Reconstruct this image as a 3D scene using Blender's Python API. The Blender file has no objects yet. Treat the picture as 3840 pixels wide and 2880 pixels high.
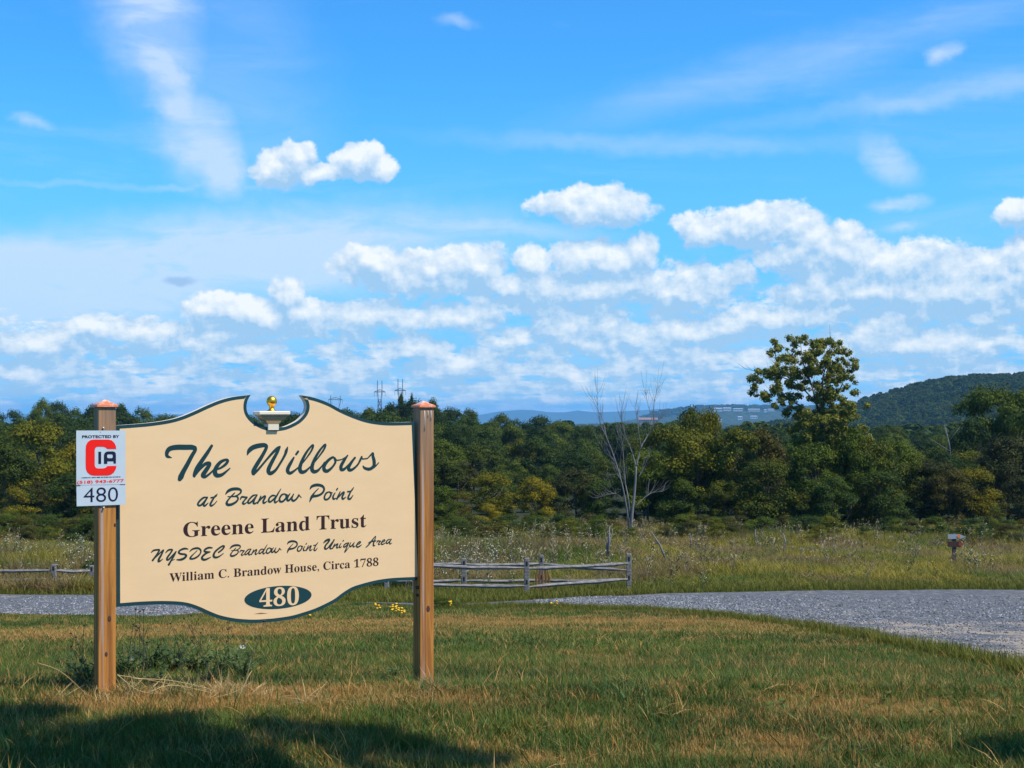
import bpy, bmesh, math, random
import numpy as np
from mathutils import Vector, Matrix, geometry
R = math.radians
random.seed(7); rng = np.random.default_rng(7)
scene = bpy.context.scene
COL = scene.collection
F, HX, HY, EYE = 5200.0, 1920.0, 1540.0, 1.6     # focal length and horizon of the 3840 px photograph, eye height

# ------------------------------------------------------------------ camera, sky, sun, exposure
cam = bpy.data.cameras.new('camera'); cam_o = bpy.data.objects.new('camera', cam); COL.objects.link(cam_o)
cam_o.location = (0, 0, EYE); cam_o.rotation_euler = (R(90), 0, 0)
cam.sensor_width = 36; cam.lens = 36 * F / 3840; cam.shift_y = (HY - 1440) / 3840
cam.clip_start = 0.1; cam.clip_end = 60000
scene.camera = cam_o
scene.view_settings.view_transform = 'Standard'; scene.view_settings.look = 'None'
scene.view_settings.exposure = 0.3; scene.view_settings.gamma = 1
scene.view_settings.use_curve_mapping = False

SUN = Vector((.9 * .53, -.44 * .53, .848)).normalized()        # towards the sun
sun_el = math.asin(SUN.z); sun_az = math.atan2(SUN.x, SUN.y)
SUN_STRENGTH, SKY_STRENGTH = 5.0, 0.10


class N:                                             # small helper for node trees
    def __init__(s, t): s.t = t; s.n = t.nodes; s.l = t.links
    def new(s, k, **kw):
        n = s.n.new(k)
        for a, b in kw.items(): setattr(n, a, b)
        return n
    def put(s, sock, v):
        if isinstance(v, bpy.types.NodeSocket): s.l.new(v, sock)
        elif v is not None:
            if sock.type == 'RGBA' and len(v) == 3: v = (*v, 1)
            sock.default_value = v
    def m(s, op, a, b=None, c=None, clamp=False):
        n = s.new('ShaderNodeMath', operation=op); n.use_clamp = clamp
        for i, v in enumerate((a, b, c)): s.put(n.inputs[i], v)
        return n.outputs[0]
    def v(s, op, a, b=None, out=0):
        n = s.new('ShaderNodeVectorMath', operation=op)
        s.put(n.inputs[0], a)
        if b is not None: s.put(n.inputs[3 if op == 'SCALE' else 1], b)
        return n.outputs[out]
    def sep(s, a):
        n = s.new('ShaderNodeSeparateXYZ'); s.put(n.inputs[0], a); return n.outputs
    def com(s, x=0., y=0., z=0.):
        n = s.new('ShaderNodeCombineXYZ')
        for i, q in enumerate((x, y, z)): s.put(n.inputs[i], q)
        return n.outputs[0]
    def noise(s, vec, scale, detail=4, rough=.55, dist=0., out=0):
        n = s.new('ShaderNodeTexNoise'); s.put(n.inputs['Vector'], vec)
        n.inputs['Scale'].default_value = scale; n.inputs['Detail'].default_value = detail
        n.inputs['Roughness'].default_value = rough; n.inputs['Distortion'].default_value = dist
        return n.outputs[out]
    def rng(s, x, a, b, c=0., d=1., smooth=True):
        n = s.new('ShaderNodeMapRange'); n.interpolation_type = 'SMOOTHSTEP' if smooth else 'LINEAR'
        for i, q in enumerate((x, a, b, c, d)): s.put(n.inputs[i], q)
        return n.outputs[0]
    def mix(s, f, a, b, mode='MIX'):
        n = s.new('ShaderNodeMix', data_type='RGBA', blend_type=mode)
        s.put(n.inputs[0], f); s.put(n.inputs[6], a); s.put(n.inputs[7], b)
        return n.outputs[2]
    def mapping(s, vec, loc=(0, 0, 0), rot=(0, 0, 0), scl=(1, 1, 1), kind='POINT'):
        n = s.new('ShaderNodeMapping', vector_type=kind); s.put(n.inputs[0], vec)
        n.inputs[1].default_value = loc; n.inputs[2].default_value = rot; n.inputs[3].default_value = scl
        return n.outputs[0]


def ang(px, py):                                     # photograph pixel -> azimuth, elevation (in 5200ths)
    x = px - HX
    return math.atan(x / F) * F / 1000, math.atan((HY - py) / math.hypot(F, x)) * F / 1000

world = bpy.data.worlds.new('World'); scene.world = world; world.use_nodes = True
W = N(world.node_tree); bg = W.n['Background']
tc = W.new('ShaderNodeTexCoord').outputs['Generated']
dirv = W.v('NORMALIZE', tc)
sx, sy, sz = W.sep(dirv)
az = W.m('MULTIPLY', W.m('ARCTAN2', sx, sy), F / 1000)
el = W.m('MULTIPLY', W.m('ARCSINE', sz), F / 1000)
AE = W.com(az, el, 0.)
sky = W.new('ShaderNodeTexSky', sky_type='NISHITA', sun_disc=False, sun_elevation=sun_el, sun_rotation=sun_az,
            altitude=100, air_density=1.0, dust_density=0.3, ozone_density=2.0)
skyc = W.v('MULTIPLY', sky.outputs[0], (.33, 1.12, 1.74))
# paler and less saturated towards the horizon haze
hz = W.rng(el, 1.3, .0)
skyc = W.mix(W.m('MULTIPLY', hz, .92), skyc, (1.5, 4.55, 8.3))

# cumulus density as a node group so that it can be sampled twice (shading)
gt = bpy.data.node_groups.new('cloud_density', 'ShaderNodeTree')
gt.interface.new_socket('P', in_out='INPUT', socket_type='NodeSocketVector')
gt.interface.new_socket('D', in_out='OUTPUT', socket_type='NodeSocketFloat')
C = N(gt); gi = C.new('NodeGroupInput'); go = C.new('NodeGroupOutput')
P0 = gi.outputs[0]
wn = C.noise(P0, 5.5, 5, .6, out=1)
P1 = C.v('ADD', P0, C.v('MULTIPLY', C.v('SUBTRACT', wn, (.5, .5, .5)), (.13, .085, 0)))
BL = [(1700, 1190, 170, 34), (560, 1250, 200, 30), (110, 1290, 150, 34), (2560, 1240, 260, 36), (3450, 1280, 330, 36), (2200, 1290, 160, 26), (930, 1300, 130, 24), (350, 1230, 90, 22), (120, 1395, 90, 26), (1560, 1310, 110, 22), (2950, 1180, 250, 30),
      (1060, 618, 100, 62), (1130, 596, 52, 48), (1000, 645, 60, 36), (1200, 657, 110, 22), (1335, 612, 80, 48), (1390, 590, 50, 44), (1430, 632, 60, 34),
      (2220, 775, 200, 52), (2150, 762, 90, 42), (2290, 752, 100, 44),
      (2640, 862, 100, 42), (2790, 862, 170, 56), (2960, 845, 105, 62), (3020, 885, 90, 34), (2850, 825, 60, 40),
      (3000, 960, 170, 46), (3150, 945, 120, 62), (3350, 985, 220, 60), (3560, 1000, 130, 58), (3830, 1010, 170, 70), (3620, 1085, 340, 80), (3250, 1085, 330, 46),
      (1400, 1000, 150, 50), (1620, 1005, 200, 58), (1790, 990, 110, 58), (1640, 1062, 260, 30),
      (1990, 980, 66, 40), (2240, 968, 190, 56), (2390, 935, 66, 52),
      (1075, 1108, 66, 55), (900, 1152, 190, 42), (1080, 1172, 250, 40), (1370, 1186, 160, 42), (760, 1166, 90, 34),
      (2010, 1066, 260, 46), (2310, 1070, 210, 40),
      (3840, 795, 70, 46)]
acc = None; qv = P1; prev = (0, 0, 1, 1)
for (cx, cy, rx, ry) in BL:                          # each scaled vector is made from the one before
    a, e = ang(cx, cy)
    sxx, syy = 1000 / (rx * 1.32), 1000 / (ry * 1.62)
    pa, pe, ps, pt = prev
    qv = C.mapping(qv, loc=((pa - a) * sxx, (pe - e) * syy, 0), scl=(sxx / ps, syy / pt, 0)); prev = (a, e, sxx, syy)
    ln = C.v('LENGTH', qv, out=1)
    acc = ln if acc is None else C.m('SMOOTH_MIN', acc, ln, .12)
d_blob = C.m('SUBTRACT', 1.0, acc)
px_, py_, _z = C.sep(P0)
zz = C.m('MAXIMUM', C.m('ADD', py_, .33), .14)
q = C.com(C.m('MULTIPLY', px_, 3.4), C.m('DIVIDE', 2.9, zz), 3.7)
nb = C.noise(q, 1.7, 9, .60, .1)
# banks of cloud only low over the horizon, higher up towards the right
topv = C.rng(px_, -1.6, 1.2, .36, .62)
cov = C.rng(C.m('SUBTRACT', py_, topv), .14, -.14)
d_band = C.m('SUBTRACT', C.m('ADD', C.m('MULTIPLY', nb, 3.4), C.m('MULTIPLY', cov, 1.25)), 2.52)
fine = C.noise(P0, 11., 9, .60, .1)
fine2 = C.noise(C.mapping(P0, scl=(1, 2.2, 1)), 4.5, 5, .55)
db = C.m('ADD', d_blob, C.m('MULTIPLY', C.m('SUBTRACT', fine, .5), 1.15))
db = C.m('ADD', db, C.m('MULTIPLY', C.m('SUBTRACT', fine2, .5), .75))
D = C.m('MAXIMUM', db, C.m('MULTIPLY', d_band, .8))
C.l.new(D, go.inputs[0])
def dens(p):
    g = W.new('ShaderNodeGroup'); g.node_tree = gt; W.put(g.inputs[0], p); return g.outputs[0]
d1 = dens(AE)
AE2 = W.com(W.m('ADD', az, .012), W.m('MULTIPLY_ADD', d1, 1e-7, W.m('ADD', el, .066)), 0.)     # (evaluated after the first)
d2 = dens(AE2)
AE3 = W.com(az, W.m('MULTIPLY_ADD', d2, 1e-7, el), 0.)
alpha = W.m('MULTIPLY', W.rng(d1, .0, .27), W.rng(el, -.10, -.02))
relief = W.m('MULTIPLY', W.m('SUBTRACT', d1, d2), .80)
fr = W.m('SUBTRACT', W.noise(AE3, 10.5, 6, .55), W.noise(W.v('ADD', AE3, (.012, .026, 0)), 10.5, 6, .55))
relief = W.m('MULTIPLY_ADD', fr, 2.0, relief)
lit = W.m('ADD', relief, .24, clamp=True)
lit = W.m('MULTIPLY', lit, W.rng(el, -.1, .5, .86, 1.0))
cloudc = W.mix(lit, (3.0, 5.0, 7.2), (7.9, 8.25, 8.4))
# high thin cirrus and veils
AEw = W.v('ADD', AE3, W.v('MULTIPLY', W.v('SUBTRACT', W.noise(AE3, 6., 6, .62, out=1), (.5, .5, .5)), (.16, .10, 0)))
cir = None
for (cx, cy, rx, ry, rot, amp) in [(560, 30, 180, 330, 22, 1.2), (640, 330, 90, 330, 27, 1.4), (750, 520, 150, 170, 20, 1.4), (820, 640, 90, 120, 40, 1.3), (900, 300, 300, 500, 20, .3),
                                   (150, 1070, 900, 180, 3, 1.9), (900, 960, 950, 160, 5, 1.8), (1650, 850, 600, 50, -3, 1.),
                                   (3330, 600, 120, 60, -35, .9), (3450, 370, 700, 40, 6, .5), (2500, 540, 900, 40, -2, .4), (600, 700, 600, 16, 0, .5), (3000, 230, 900, 90, 12, .35),
                                   (115, 465, 70, 24, -8, .75), (3545, 198, 55, 42, 30, 1.0), (3370, 762, 100, 28, 0, 1.1), (3390, 862, 60, 20, 0, .7), (1710, 85, 70, 24, 0, .5)]:
    a, e = ang(cx, cy); r = R(rot); c_, s_ = math.cos(r), math.sin(r)
    ln = W.v('LENGTH', W.mapping(AEw, loc=(a, e, 0), rot=(0, 0, r), scl=(rx * .0013, ry * .0013, 1), kind='TEXTURE'), out=1)
    t = W.m('MULTIPLY', W.rng(ln, 1.15, .05), amp)
    cir = t if cir is None else W.m('MAXIMUM', cir, t)
wisp = W.noise(W.mapping(AE3, scl=(1, 3.2, 1), rot=(0, 0, .1)), 2.2, 8, .62, .5)
wisp2 = W.noise(W.mapping(AE, scl=(.6, 3.5, 1), loc=(4, 2, 1)), 1.6, 7, .6, .6)
ca = W.m('MULTIPLY', cir, W.rng(wisp, .30, .66, .42, 1.0))
ca = W.m('ADD', ca, W.m('MULTIPLY', W.rng(wisp2, .5, .85), .28), clamp=True)
skyc = W.mix(W.m('MULTIPLY', ca, .80), skyc, (5.2, 6.5, 8.3))
mist = W.m('MULTIPLY', W.rng(el, .62, .22), W.rng(W.noise(W.mapping(AE, scl=(1, 2.6, 1)), 2.4, 5, .6), .32, .62))
skyc = W.mix(W.m('MULTIPLY', mist, .42), skyc, (3.6, 5.9, 8.1))
a, e = ang(670, 1054)
dk_ = W.v('LENGTH', W.mapping(W.v('ADD', AE3, W.v('MULTIPLY', W.v('SUBTRACT', W.noise(AE3, 14., 4, .6, out=1), (.5, .5, .5)), (.07, .04, 0))), loc=(a, e, 0), scl=(.075, .022, 1), kind='TEXTURE'), out=1)
skyc = W.mix(W.rng(dk_, 1.1, .3, 0, .8), skyc, (2.6, 4.4, 6.8))
skyc = W.mix(W.m('MULTIPLY', alpha, .93), skyc, cloudc)
W.put(bg.inputs[0], skyc); bg.inputs[1].default_value = SKY_STRENGTH
try: world.cycles.sampling_method = 'MANUAL'; world.cycles.sample_map_resolution = 512
except Exception: pass

sl = bpy.data.lights.new('sun', 'SUN'); sl.energy = SUN_STRENGTH; sl.angle = R(.53); sl.color = (1, .93, .82)
so = bpy.data.objects.new('sun', sl); COL.objects.link(so); so.location = (20, -10, 30)
so.rotation_euler = (-SUN).to_track_quat('-Z', 'Y').to_euler()
cy = scene.cycles
cy.max_bounces = 6; cy.diffuse_bounces = 2; cy.glossy_bounces = 2; cy.transmission_bounces = 3; cy.transparent_max_bounces = 6
cy.volume_bounces = 0; cy.use_denoising = True
try: cy.denoiser = 'OPENIMAGEDENOISE'
except Exception: pass

# ------------------------------------------------------------------ helpers
def tag(o, label=None, cat=None, group=None, kind=None):
    if label: o['label'] = label
    if cat: o['category'] = cat
    if group: o['group'] = group
    if kind: o['kind'] = kind
    return o
def empty(name, loc, label, cat, group=None, rz=0):
    o = bpy.data.objects.new(name, None); COL.objects.link(o); o.location = loc; o.rotation_euler = (0, 0, rz)
    o.empty_display_size = .2
    return tag(o, label, cat, group)
def mesh(name, verts, faces, mat=None, smooth=False):
    me = bpy.data.meshes.new(name)
    if isinstance(verts, np.ndarray) and isinstance(faces, np.ndarray):
        me.vertices.add(len(verts)); me.vertices.foreach_set('co', verts.astype(np.float32).ravel())
        k = faces.shape[1]
        me.loops.add(faces.size); me.loops.foreach_set('vertex_index', faces.astype(np.int32).ravel())
        me.polygons.add(len(faces)); me.polygons.foreach_set('loop_start', np.arange(0, faces.size, k, dtype=np.int32))
        me.update(calc_edges=True)
    else:
        me.from_pydata([tuple(v) for v in verts], [], [tuple(f) for f in faces])
    if smooth: me.polygons.foreach_set('use_smooth', [True] * len(me.polygons))
    if mat: me.materials.append(mat)
    me.update(); return me
def add(name, me, parent=None, loc=(0, 0, 0), rot=(0, 0, 0), scl=(1, 1, 1)):
    o = bpy.data.objects.new(name, me); COL.objects.link(o)
    o.location = loc; o.rotation_euler = rot; o.scale = scl
    if parent: o.parent = parent
    return o
class MB:                                            # collects simple solids into one mesh
    def __init__(s): s.v = []; s.f = []
    def box(s, x0, x1, y0, y1, z0, z1):
        b = len(s.v)
        s.v += [(x, y, z) for z in (z0, z1) for (x, y) in ((x0, y0), (x1, y0), (x1, y1), (x0, y1))]
        s.f += [tuple(b + i for i in q) for q in ((3, 2, 1, 0), (4, 5, 6, 7), (0, 1, 5, 4), (1, 2, 6, 5), (2, 3, 7, 6), (3, 0, 4, 7))]
        return s
    def tube(s, pts, rad, n=6, cap=True):
        pts = [Vector(p) for p in pts]; rings = []
        up = Vector((.13, .07, 1)).normalized()
        for i, p in enumerate(pts):
            d = (pts[min(i + 1, len(pts) - 1)] - pts[max(i - 1, 0)])
            d = d.normalized() if d.length > 1e-9 else Vector((0, 0, 1))
            u = d.cross(up if abs(d.dot(up)) < .97 else Vector((1, 0, 0))).normalized(); w = d.cross(u)
            r = rad[i] if hasattr(rad, '__len__') else rad
            b = len(s.v); s.v += [tuple(p + (u * math.cos(a) + w * math.sin(a)) * r) for a in [2 * math.pi * k / n for k in range(n)]]
            rings.append(b)
        for a, b in zip(rings, rings[1:]):
            s.f += [(a + k, a + (k + 1) % n, b + (k + 1) % n, b + k) for k in range(n)]
        if cap: s.f += [tuple(rings[0] + k for k in reversed(range(n))), tuple(rings[-1] + k for k in range(n))]
        return s
    def lathe(s, prof, n=24, cx=0, cy=0):
        b = len(s.v)
        for (r, z) in prof: s.v += [(cx + r * math.cos(2 * math.pi * k / n), cy + r * math.sin(2 * math.pi * k / n), z) for k in range(n)]
        for i in range(len(prof) - 1):
            for k in range(n):
                s.f.append((b + i * n + k, b + i * n + (k + 1) % n, b + (i + 1) * n + (k + 1) % n, b + (i + 1) * n + k))
        return s
    def loft(s, rects, cy=0):                          # stacked rectangles (hx, hy, z)
        b = len(s.v)
        for (hx, hy, z) in rects: s.v += [(-hx, cy - hy, z), (hx, cy - hy, z), (hx, cy + hy, z), (-hx, cy + hy, z)]
        for i in range(len(rects) - 1):
            for k in range(4): s.f.append((b + 4 * i + k, b + 4 * i + (k + 1) % 4, b + 4 * i + 4 + (k + 1) % 4, b + 4 * i + 4 + k))
        s.f += [(b + 3, b + 2, b + 1, b), tuple(b + 4 * (len(rects) - 1) + k for k in range(4))]
        return s
    def mesh(s, name, mat, smooth=False): return mesh(name, s.v, s.f, mat, smooth)
def bevel(me, w, seg=2):
    bm = bmesh.new(); bm.from_mesh(me)
    es = [e for e in bm.edges if len(e.link_faces) == 2 and e.calc_face_angle(0) > .6]
    bmesh.ops.bevel(bm, geom=es, offset=w, segments=seg, affect='EDGES', profile=.6)
    bm.to_mesh(me); bm.free(); me.update(); return me
def P(px, py, Z): return Vector(((px - HX) / F * Z, Z, EYE + (HY - py) / F * Z))

def material(name, col, rough=.8, metal=0., spec=.3, fn=None, bump=None):
    m = bpy.data.materials.new(name); m.use_nodes = True
    g = N(m.node_tree); p = g.n['Principled BSDF']
    p.inputs['Roughness'].default_value = rough; p.inputs['Metallic'].default_value = metal
    p.inputs['Specular IOR Level'].default_value = spec
    p.inputs['Base Color'].default_value = (*col, 1)
    if fn: g.put(p.inputs['Base Color'], fn(g))
    if bump:
        b = g.new('ShaderNodeBump'); b.inputs['Strength'].default_value = bump[1]; b.inputs['Distance'].default_value = bump[2]
        g.put(b.inputs['Height'], bump[0](g)); g.l.new(b.outputs[0], p.inputs['Normal'])
    return m
def objc(g): return g.new('ShaderNodeTexCoord').outputs['Object']
def posc(g): return g.new('ShaderNodeNewGeometry').outputs['Position']
def orand(g): return g.new('ShaderNodeObjectInfo').outputs['Random']

# ------------------------------------------------------------------ terrain
_Z = np.array([-60, -20, 0, 4, 7.9, 9, 12, 20, 28, 35, 42, 50, 58, 75, 100, 150, 220, 350, 600, 1000, 2000, 4000, 9000, 20000.])
_D = np.array([1.6, 1.6, 1.6, 1.6, 1.62, 1.80, 2.22, 3.2, 4.15, 4.9, 5.55, 6.1, 6.65, 7.6, 9.0, 10.6, 12., 14., 22., 40., 90., 130., 140., 140.])
def _pchip(x):
    h = np.diff(_Z); dl = np.diff(_D) / h; d = np.zeros(len(_Z))
    for i in range(1, len(_Z) - 1):
        if dl[i - 1] * dl[i] > 0:
            w1, w2 = 2 * h[i] + h[i - 1], h[i] + 2 * h[i - 1]
            d[i] = (w1 + w2) / (w1 / dl[i - 1] + w2 / dl[i])
    x = np.clip(x, _Z[0], _Z[-1]); i = np.clip(np.searchsorted(_Z, x) - 1, 0, len(h) - 1)
    t = (x - _Z[i]) / h[i]
    return ((1 + 2 * t) * (1 - t) ** 2 * _D[i] + t * (1 - t) ** 2 * h[i] * d[i] + t * t * (3 - 2 * t) * _D[i + 1] + t * t * (t - 1) * h[i] * d[i + 1])
def G(x, Z):
    x = np.asarray(x, float); Z = np.asarray(Z, float)
    und = (np.sin(x * 1.3 + Z * .7) * np.sin(Z * 1.1 - x * .4)) * .018 * np.clip((Z - 2) / 10, 0, 1) * np.clip(1.6 - Z / 40, 0, 1)
    und = und + np.clip((Z - 300) / 900, 0, 1) * 4 * np.sin(x * .004 + Z * .003)
    return EYE - _pchip(Z) + und
_zz = np.concatenate([np.linspace(4, 120, 1500), np.geomspace(121, 3000, 300)])
_rr = (EYE - G(0 * _zz, _zz)) / _zz
def Zof(py):                                           # distance at which the ground shows at this picture row
    r = (py - HY) / F
    return float(np.interp(-r, -_rr, _zz))
near_px = [(-2500, 2285), (0, 2305), (300, 2317), (580, 2316), (820, 2298), (1060, 2264), (1300, 2262), (1640, 2278), (1966, 2277), (2170, 2281), (2414, 2291), (2760, 2318), (3038, 2368), (3403, 2432), (3840, 2535), (4300, 2690), (5000, 3000), (6500, 3400)]
far_px = [(-2500, 2232), (0, 2234), (440, 2236), (800, 2240), (1060, 2262), (1300, 2261), (1640, 2270), (1925, 2258), (2170, 2246), (2332, 2237), (2500, 2230), (3080, 2217), (3840, 2214), (6500, 2208)]
_npx = np.array([a for a, b in near_px], float); _nz = np.array([Zof(b) for a, b in near_px])
_fpx = np.array([a for a, b in far_px], float); _fz = np.array([Zof(b) for a, b in far_px])
def road_span(u):
    zn = np.interp(u, _npx, _nz); zf = np.interp(u, _fpx, _fz)
    return zn, np.maximum(zf, zn)
def on_road(x, Z):
    u = HX + x / np.maximum(Z, .5) * F
    zn, zf = road_span(u)
    return (Z > zn + .0) & (Z < zf) & (zf - zn > .25)

def grass_cols(g, dry=None):
    pos = posc(g)
    n1 = g.noise(pos, .55, 3, .6); n2 = g.noise(g.v('ADD', pos, (31, 7, 0)), 1.7, 4, .6); n3 = g.noise(pos, 9., 2, .6)
    c = g.mix(g.rng(n1, .36, .62), (.032, .070, .010), (.095, .135, .014))
    c = g.mix(g.rng(n3, .38, .68, 0, .6), c, (.060, .105, .035))
    t = g.rng(n2, .53, .70, 0, .75)
    return c, t
def ground_color(g):
    c, t = grass_cols(g); pos = posc(g)
    c = g.mix(t, c, (.21, .145, .06))
    c = g.mix(g.rng(g.noise(pos, 14., 5, .7), .4, .7, 0, .65), c, (.085, .055, .022))
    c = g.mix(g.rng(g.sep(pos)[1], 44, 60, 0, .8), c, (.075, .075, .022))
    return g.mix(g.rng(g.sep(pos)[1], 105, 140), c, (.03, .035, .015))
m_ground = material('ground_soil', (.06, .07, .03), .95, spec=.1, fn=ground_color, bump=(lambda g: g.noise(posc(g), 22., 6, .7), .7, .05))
zs = np.concatenate([np.linspace(-40, 3, 16), np.linspace(3.4, 60, 230), np.linspace(61, 400, 120), np.geomspace(410, 19000, 50)])
ts = np.linspace(-1, 1, 161); ts = np.sign(ts) * np.abs(ts) ** 1.25
def sheet(zs, xs_of, zfn, off=0):
    V = []
    for Zv in zs:
        x = xs_of(Zv); V.append(np.stack([x, np.full_like(x, Zv), zfn(x, np.full_like(x, Zv)) + off], 1))
    n, k = len(zs), len(V[0]); V = np.concatenate(V)
    i, j = np.meshgrid(np.arange(n - 1), np.arange(k - 1), indexing='ij'); a = (i * k + j).ravel()
    return V, np.stack([a, a + 1, a + k + 1, a + k], 1)
V, Fc = sheet(zs, lambda Zv: ts * (max(Zv, 0) * .95 + 22), G)
tag(add('ground', mesh('ground', V, Fc, m_ground, True)), 'sloping ground under the lawn, meadow and woods', kind='structure')

def road_color(g):
    pos = posc(g); x, y, z = g.sep(pos)
    v = g.new('ShaderNodeTexVoronoi'); v.inputs['Scale'].default_value = 30; g.put(v.inputs['Vector'], pos)
    c = g.mix(g.sep(v.outputs['Color'])[0], (.042, .044, .047), (.145, .146, .148))
    v2 = g.new('ShaderNodeTexVoronoi'); v2.inputs['Scale'].default_value = 8; g.put(v2.inputs['Vector'], g.mapping(pos, scl=(1, .4, 1)))
    c = g.mix(g.rng(g.sep(v2.outputs['Color'])[0], .25, 1., 0, .75), c, g.mix(g.sep(v2.outputs['Color'])[1], (.035, .036, .039), (.235, .236, .240)))
    c = g.mix(g.rng(g.noise(pos, 3., 6, .7), .3, .75, 0, .35), c, (.125, .128, .136))
    c = g.mix(g.rng(g.noise(pos, 45., 3, .7), .58, .72, 0, .7), c, (.21, .21, .21))
    c = g.mix(g.rng(g.noise(pos, 38., 3, .7), .58, .68, 0, .8), c, (.04, .045, .05))
    s = g.noise(g.mapping(pos, scl=(1, .45, 1)), 1.3, 8, .72)
    c = g.mix(g.rng(g.noise(g.mapping(pos, scl=(.8, .6, 1)), .8, 5, .65), .42, .62, 0, .4), c, (.085, .090, .10))
    near = g.rng(g.m('ADD', y, g.m('MULTIPLY', x, .35)), 34, 16)
    t = g.rng(g.m('ADD', s, g.m('MULTIPLY', near, .17)), .57, .68)
    return g.mix(g.m('MULTIPLY', t, .8), c, g.mix(g.noise(pos, 26., 4, .7), (.20, .155, .11), (.46, .37, .27)))
m_road = material('gravel', (.3, .32, .35), .95, spec=.2, fn=road_color, bump=(lambda g: g.noise(posc(g), 30., 4, .7), .8, .03))
us = np.concatenate([np.linspace(-2500, 1200, 120), np.linspace(1210, 3840, 200), np.linspace(3870, 6500, 80)]); vs = np.linspace(0, 1, 60)
zn, zf = road_span(us); ZZ = zn[:, None] * (1 - vs) + np.maximum(zf, zn + .05)[:, None] * vs
XX = (us[:, None] - HX) / F * ZZ
V = np.stack([XX, ZZ, G(XX, ZZ) + .035], -1).reshape(-1, 3); k = len(vs)
i, j = np.meshgrid(np.arange(len(us) - 1), np.arange(k - 1), indexing='ij'); a = (i * k + j).ravel()
tag(add('gravel_road', mesh('gravel_road', V, np.stack([a, a + k, a + k + 1, a + 1], 1), m_road, True)), 'grey gravel driveway curving past the lawn', kind='structure')

# far hills and mountains
def foliage_far(c1, c2, sc):
    return lambda g: g.mix(g.rng(g.noise(posc(g), sc, 5, .65), .35, .65), c1, c2)
m_hill = material('wooded_hill', (.03, .045, .02), .95, spec=.05, fn=foliage_far((.016, .028, .014), (.05, .065, .024), .05))
m_mount = material('far_mountain', (.03, .05, .04), 1, spec=0, fn=foliage_far((.028, .045, .035), (.045, .06, .04), .002))
def ridge(name, label, Zc, depth, sky_px, base, mat, u0, u1, n=240, rough=0., tree=0.):
    pu = np.array([a for a, b in sky_px], float); pv = np.array([b for a, b in sky_px], float)
    u = np.linspace(u0, u1, n); top = EYE + (HY - np.interp(u, pu, pv)) / F * Zc - tree
    Zs = np.linspace(Zc - depth, Zc + depth, 41); V = []
    for Zv in Zs:
        t = math.cos((Zv - Zc) / depth * math.pi / 2) ** 1.1 if abs(Zv - Zc) < depth else 0
        x = (u - HX) / F * Zc
        h = base + (top - base) * t + rough * t * (np.sin(x * 9 / Zc * 40 + Zv * .01) * np.sin(x * 23 / Zc * 40 + 1) + rng.normal(0, .35, n))
        V.append(np.stack([x, np.full_like(x, Zv), h], 1))
    V = np.concatenate(V); i, j = np.meshgrid(np.arange(40), np.arange(n - 1), indexing='ij'); a = (i * n + j).ravel()
    o = add(name, mesh(name, V, np.stack([a, a + 1, a + n + 1, a + n], 1), mat, True))
    tag(o, label, kind='structure')
    return lambda x, Zv: base + (EYE + (HY - np.interp(HX + x * F / Zc, pu, pv)) / F * Zc - tree - base) * np.clip(np.cos(np.clip((Zv - Zc) / depth, -1, 1) * math.pi / 2), 0, 1) ** 1.1
ridge('mountains', 'blue mountain range on the horizon', 15500, 1800, [(-3000, 1556), (0, 1552), (1500, 1556), (1800, 1556), (1870, 1543), (1950, 1537), (2000, 1538), (2060, 1546), (2120, 1546), (2165, 1539), (2230, 1546), (2330, 1543), (2450, 1535), (2600, 1529), (2900, 1536), (3300, 1545), (6500, 1550)], -142, m_mount, -3000, 6500, 400)
far_ridge = ridge('far_ridge', 'dark blue wooded ridge with buildings along its crest', 6000, 1500, [(-2000, 1600), (2200, 1600), (2380, 1575), (2450, 1553), (2550, 1537), (2650, 1527), (2800, 1527), (2950, 1531), (3100, 1530), (3400, 1540), (6500, 1560)], -145, m_hill, 1500, 6500, 700, rough=2.4)
mid_ridge = ridge('valley_rise', 'low wooded rise in the valley in front of the ridge', 3500, 700, [(1500, 1602), (2000, 1596), (2300, 1588), (2480, 1586), (2700, 1588), (3000, 1600), (3400, 1604), (6000, 1610)], -115, m_hill, 1500, 6000, 500, rough=2.0)
hill = ridge('wooded_hill', 'dark green wooded hill rising on the right', 1400, 560, [(2500, 1640), (2800, 1600), (2950, 1575), (3100, 1540), (3200, 1512), (3300, 1482), (3400, 1456), (3500, 1426), (3600, 1408), (3700, 1412), (3840, 1400), (4300, 1372), (4800, 1400), (6500, 1500)], -48, m_hill, 2500, 6500, 300, tree=8)

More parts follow.
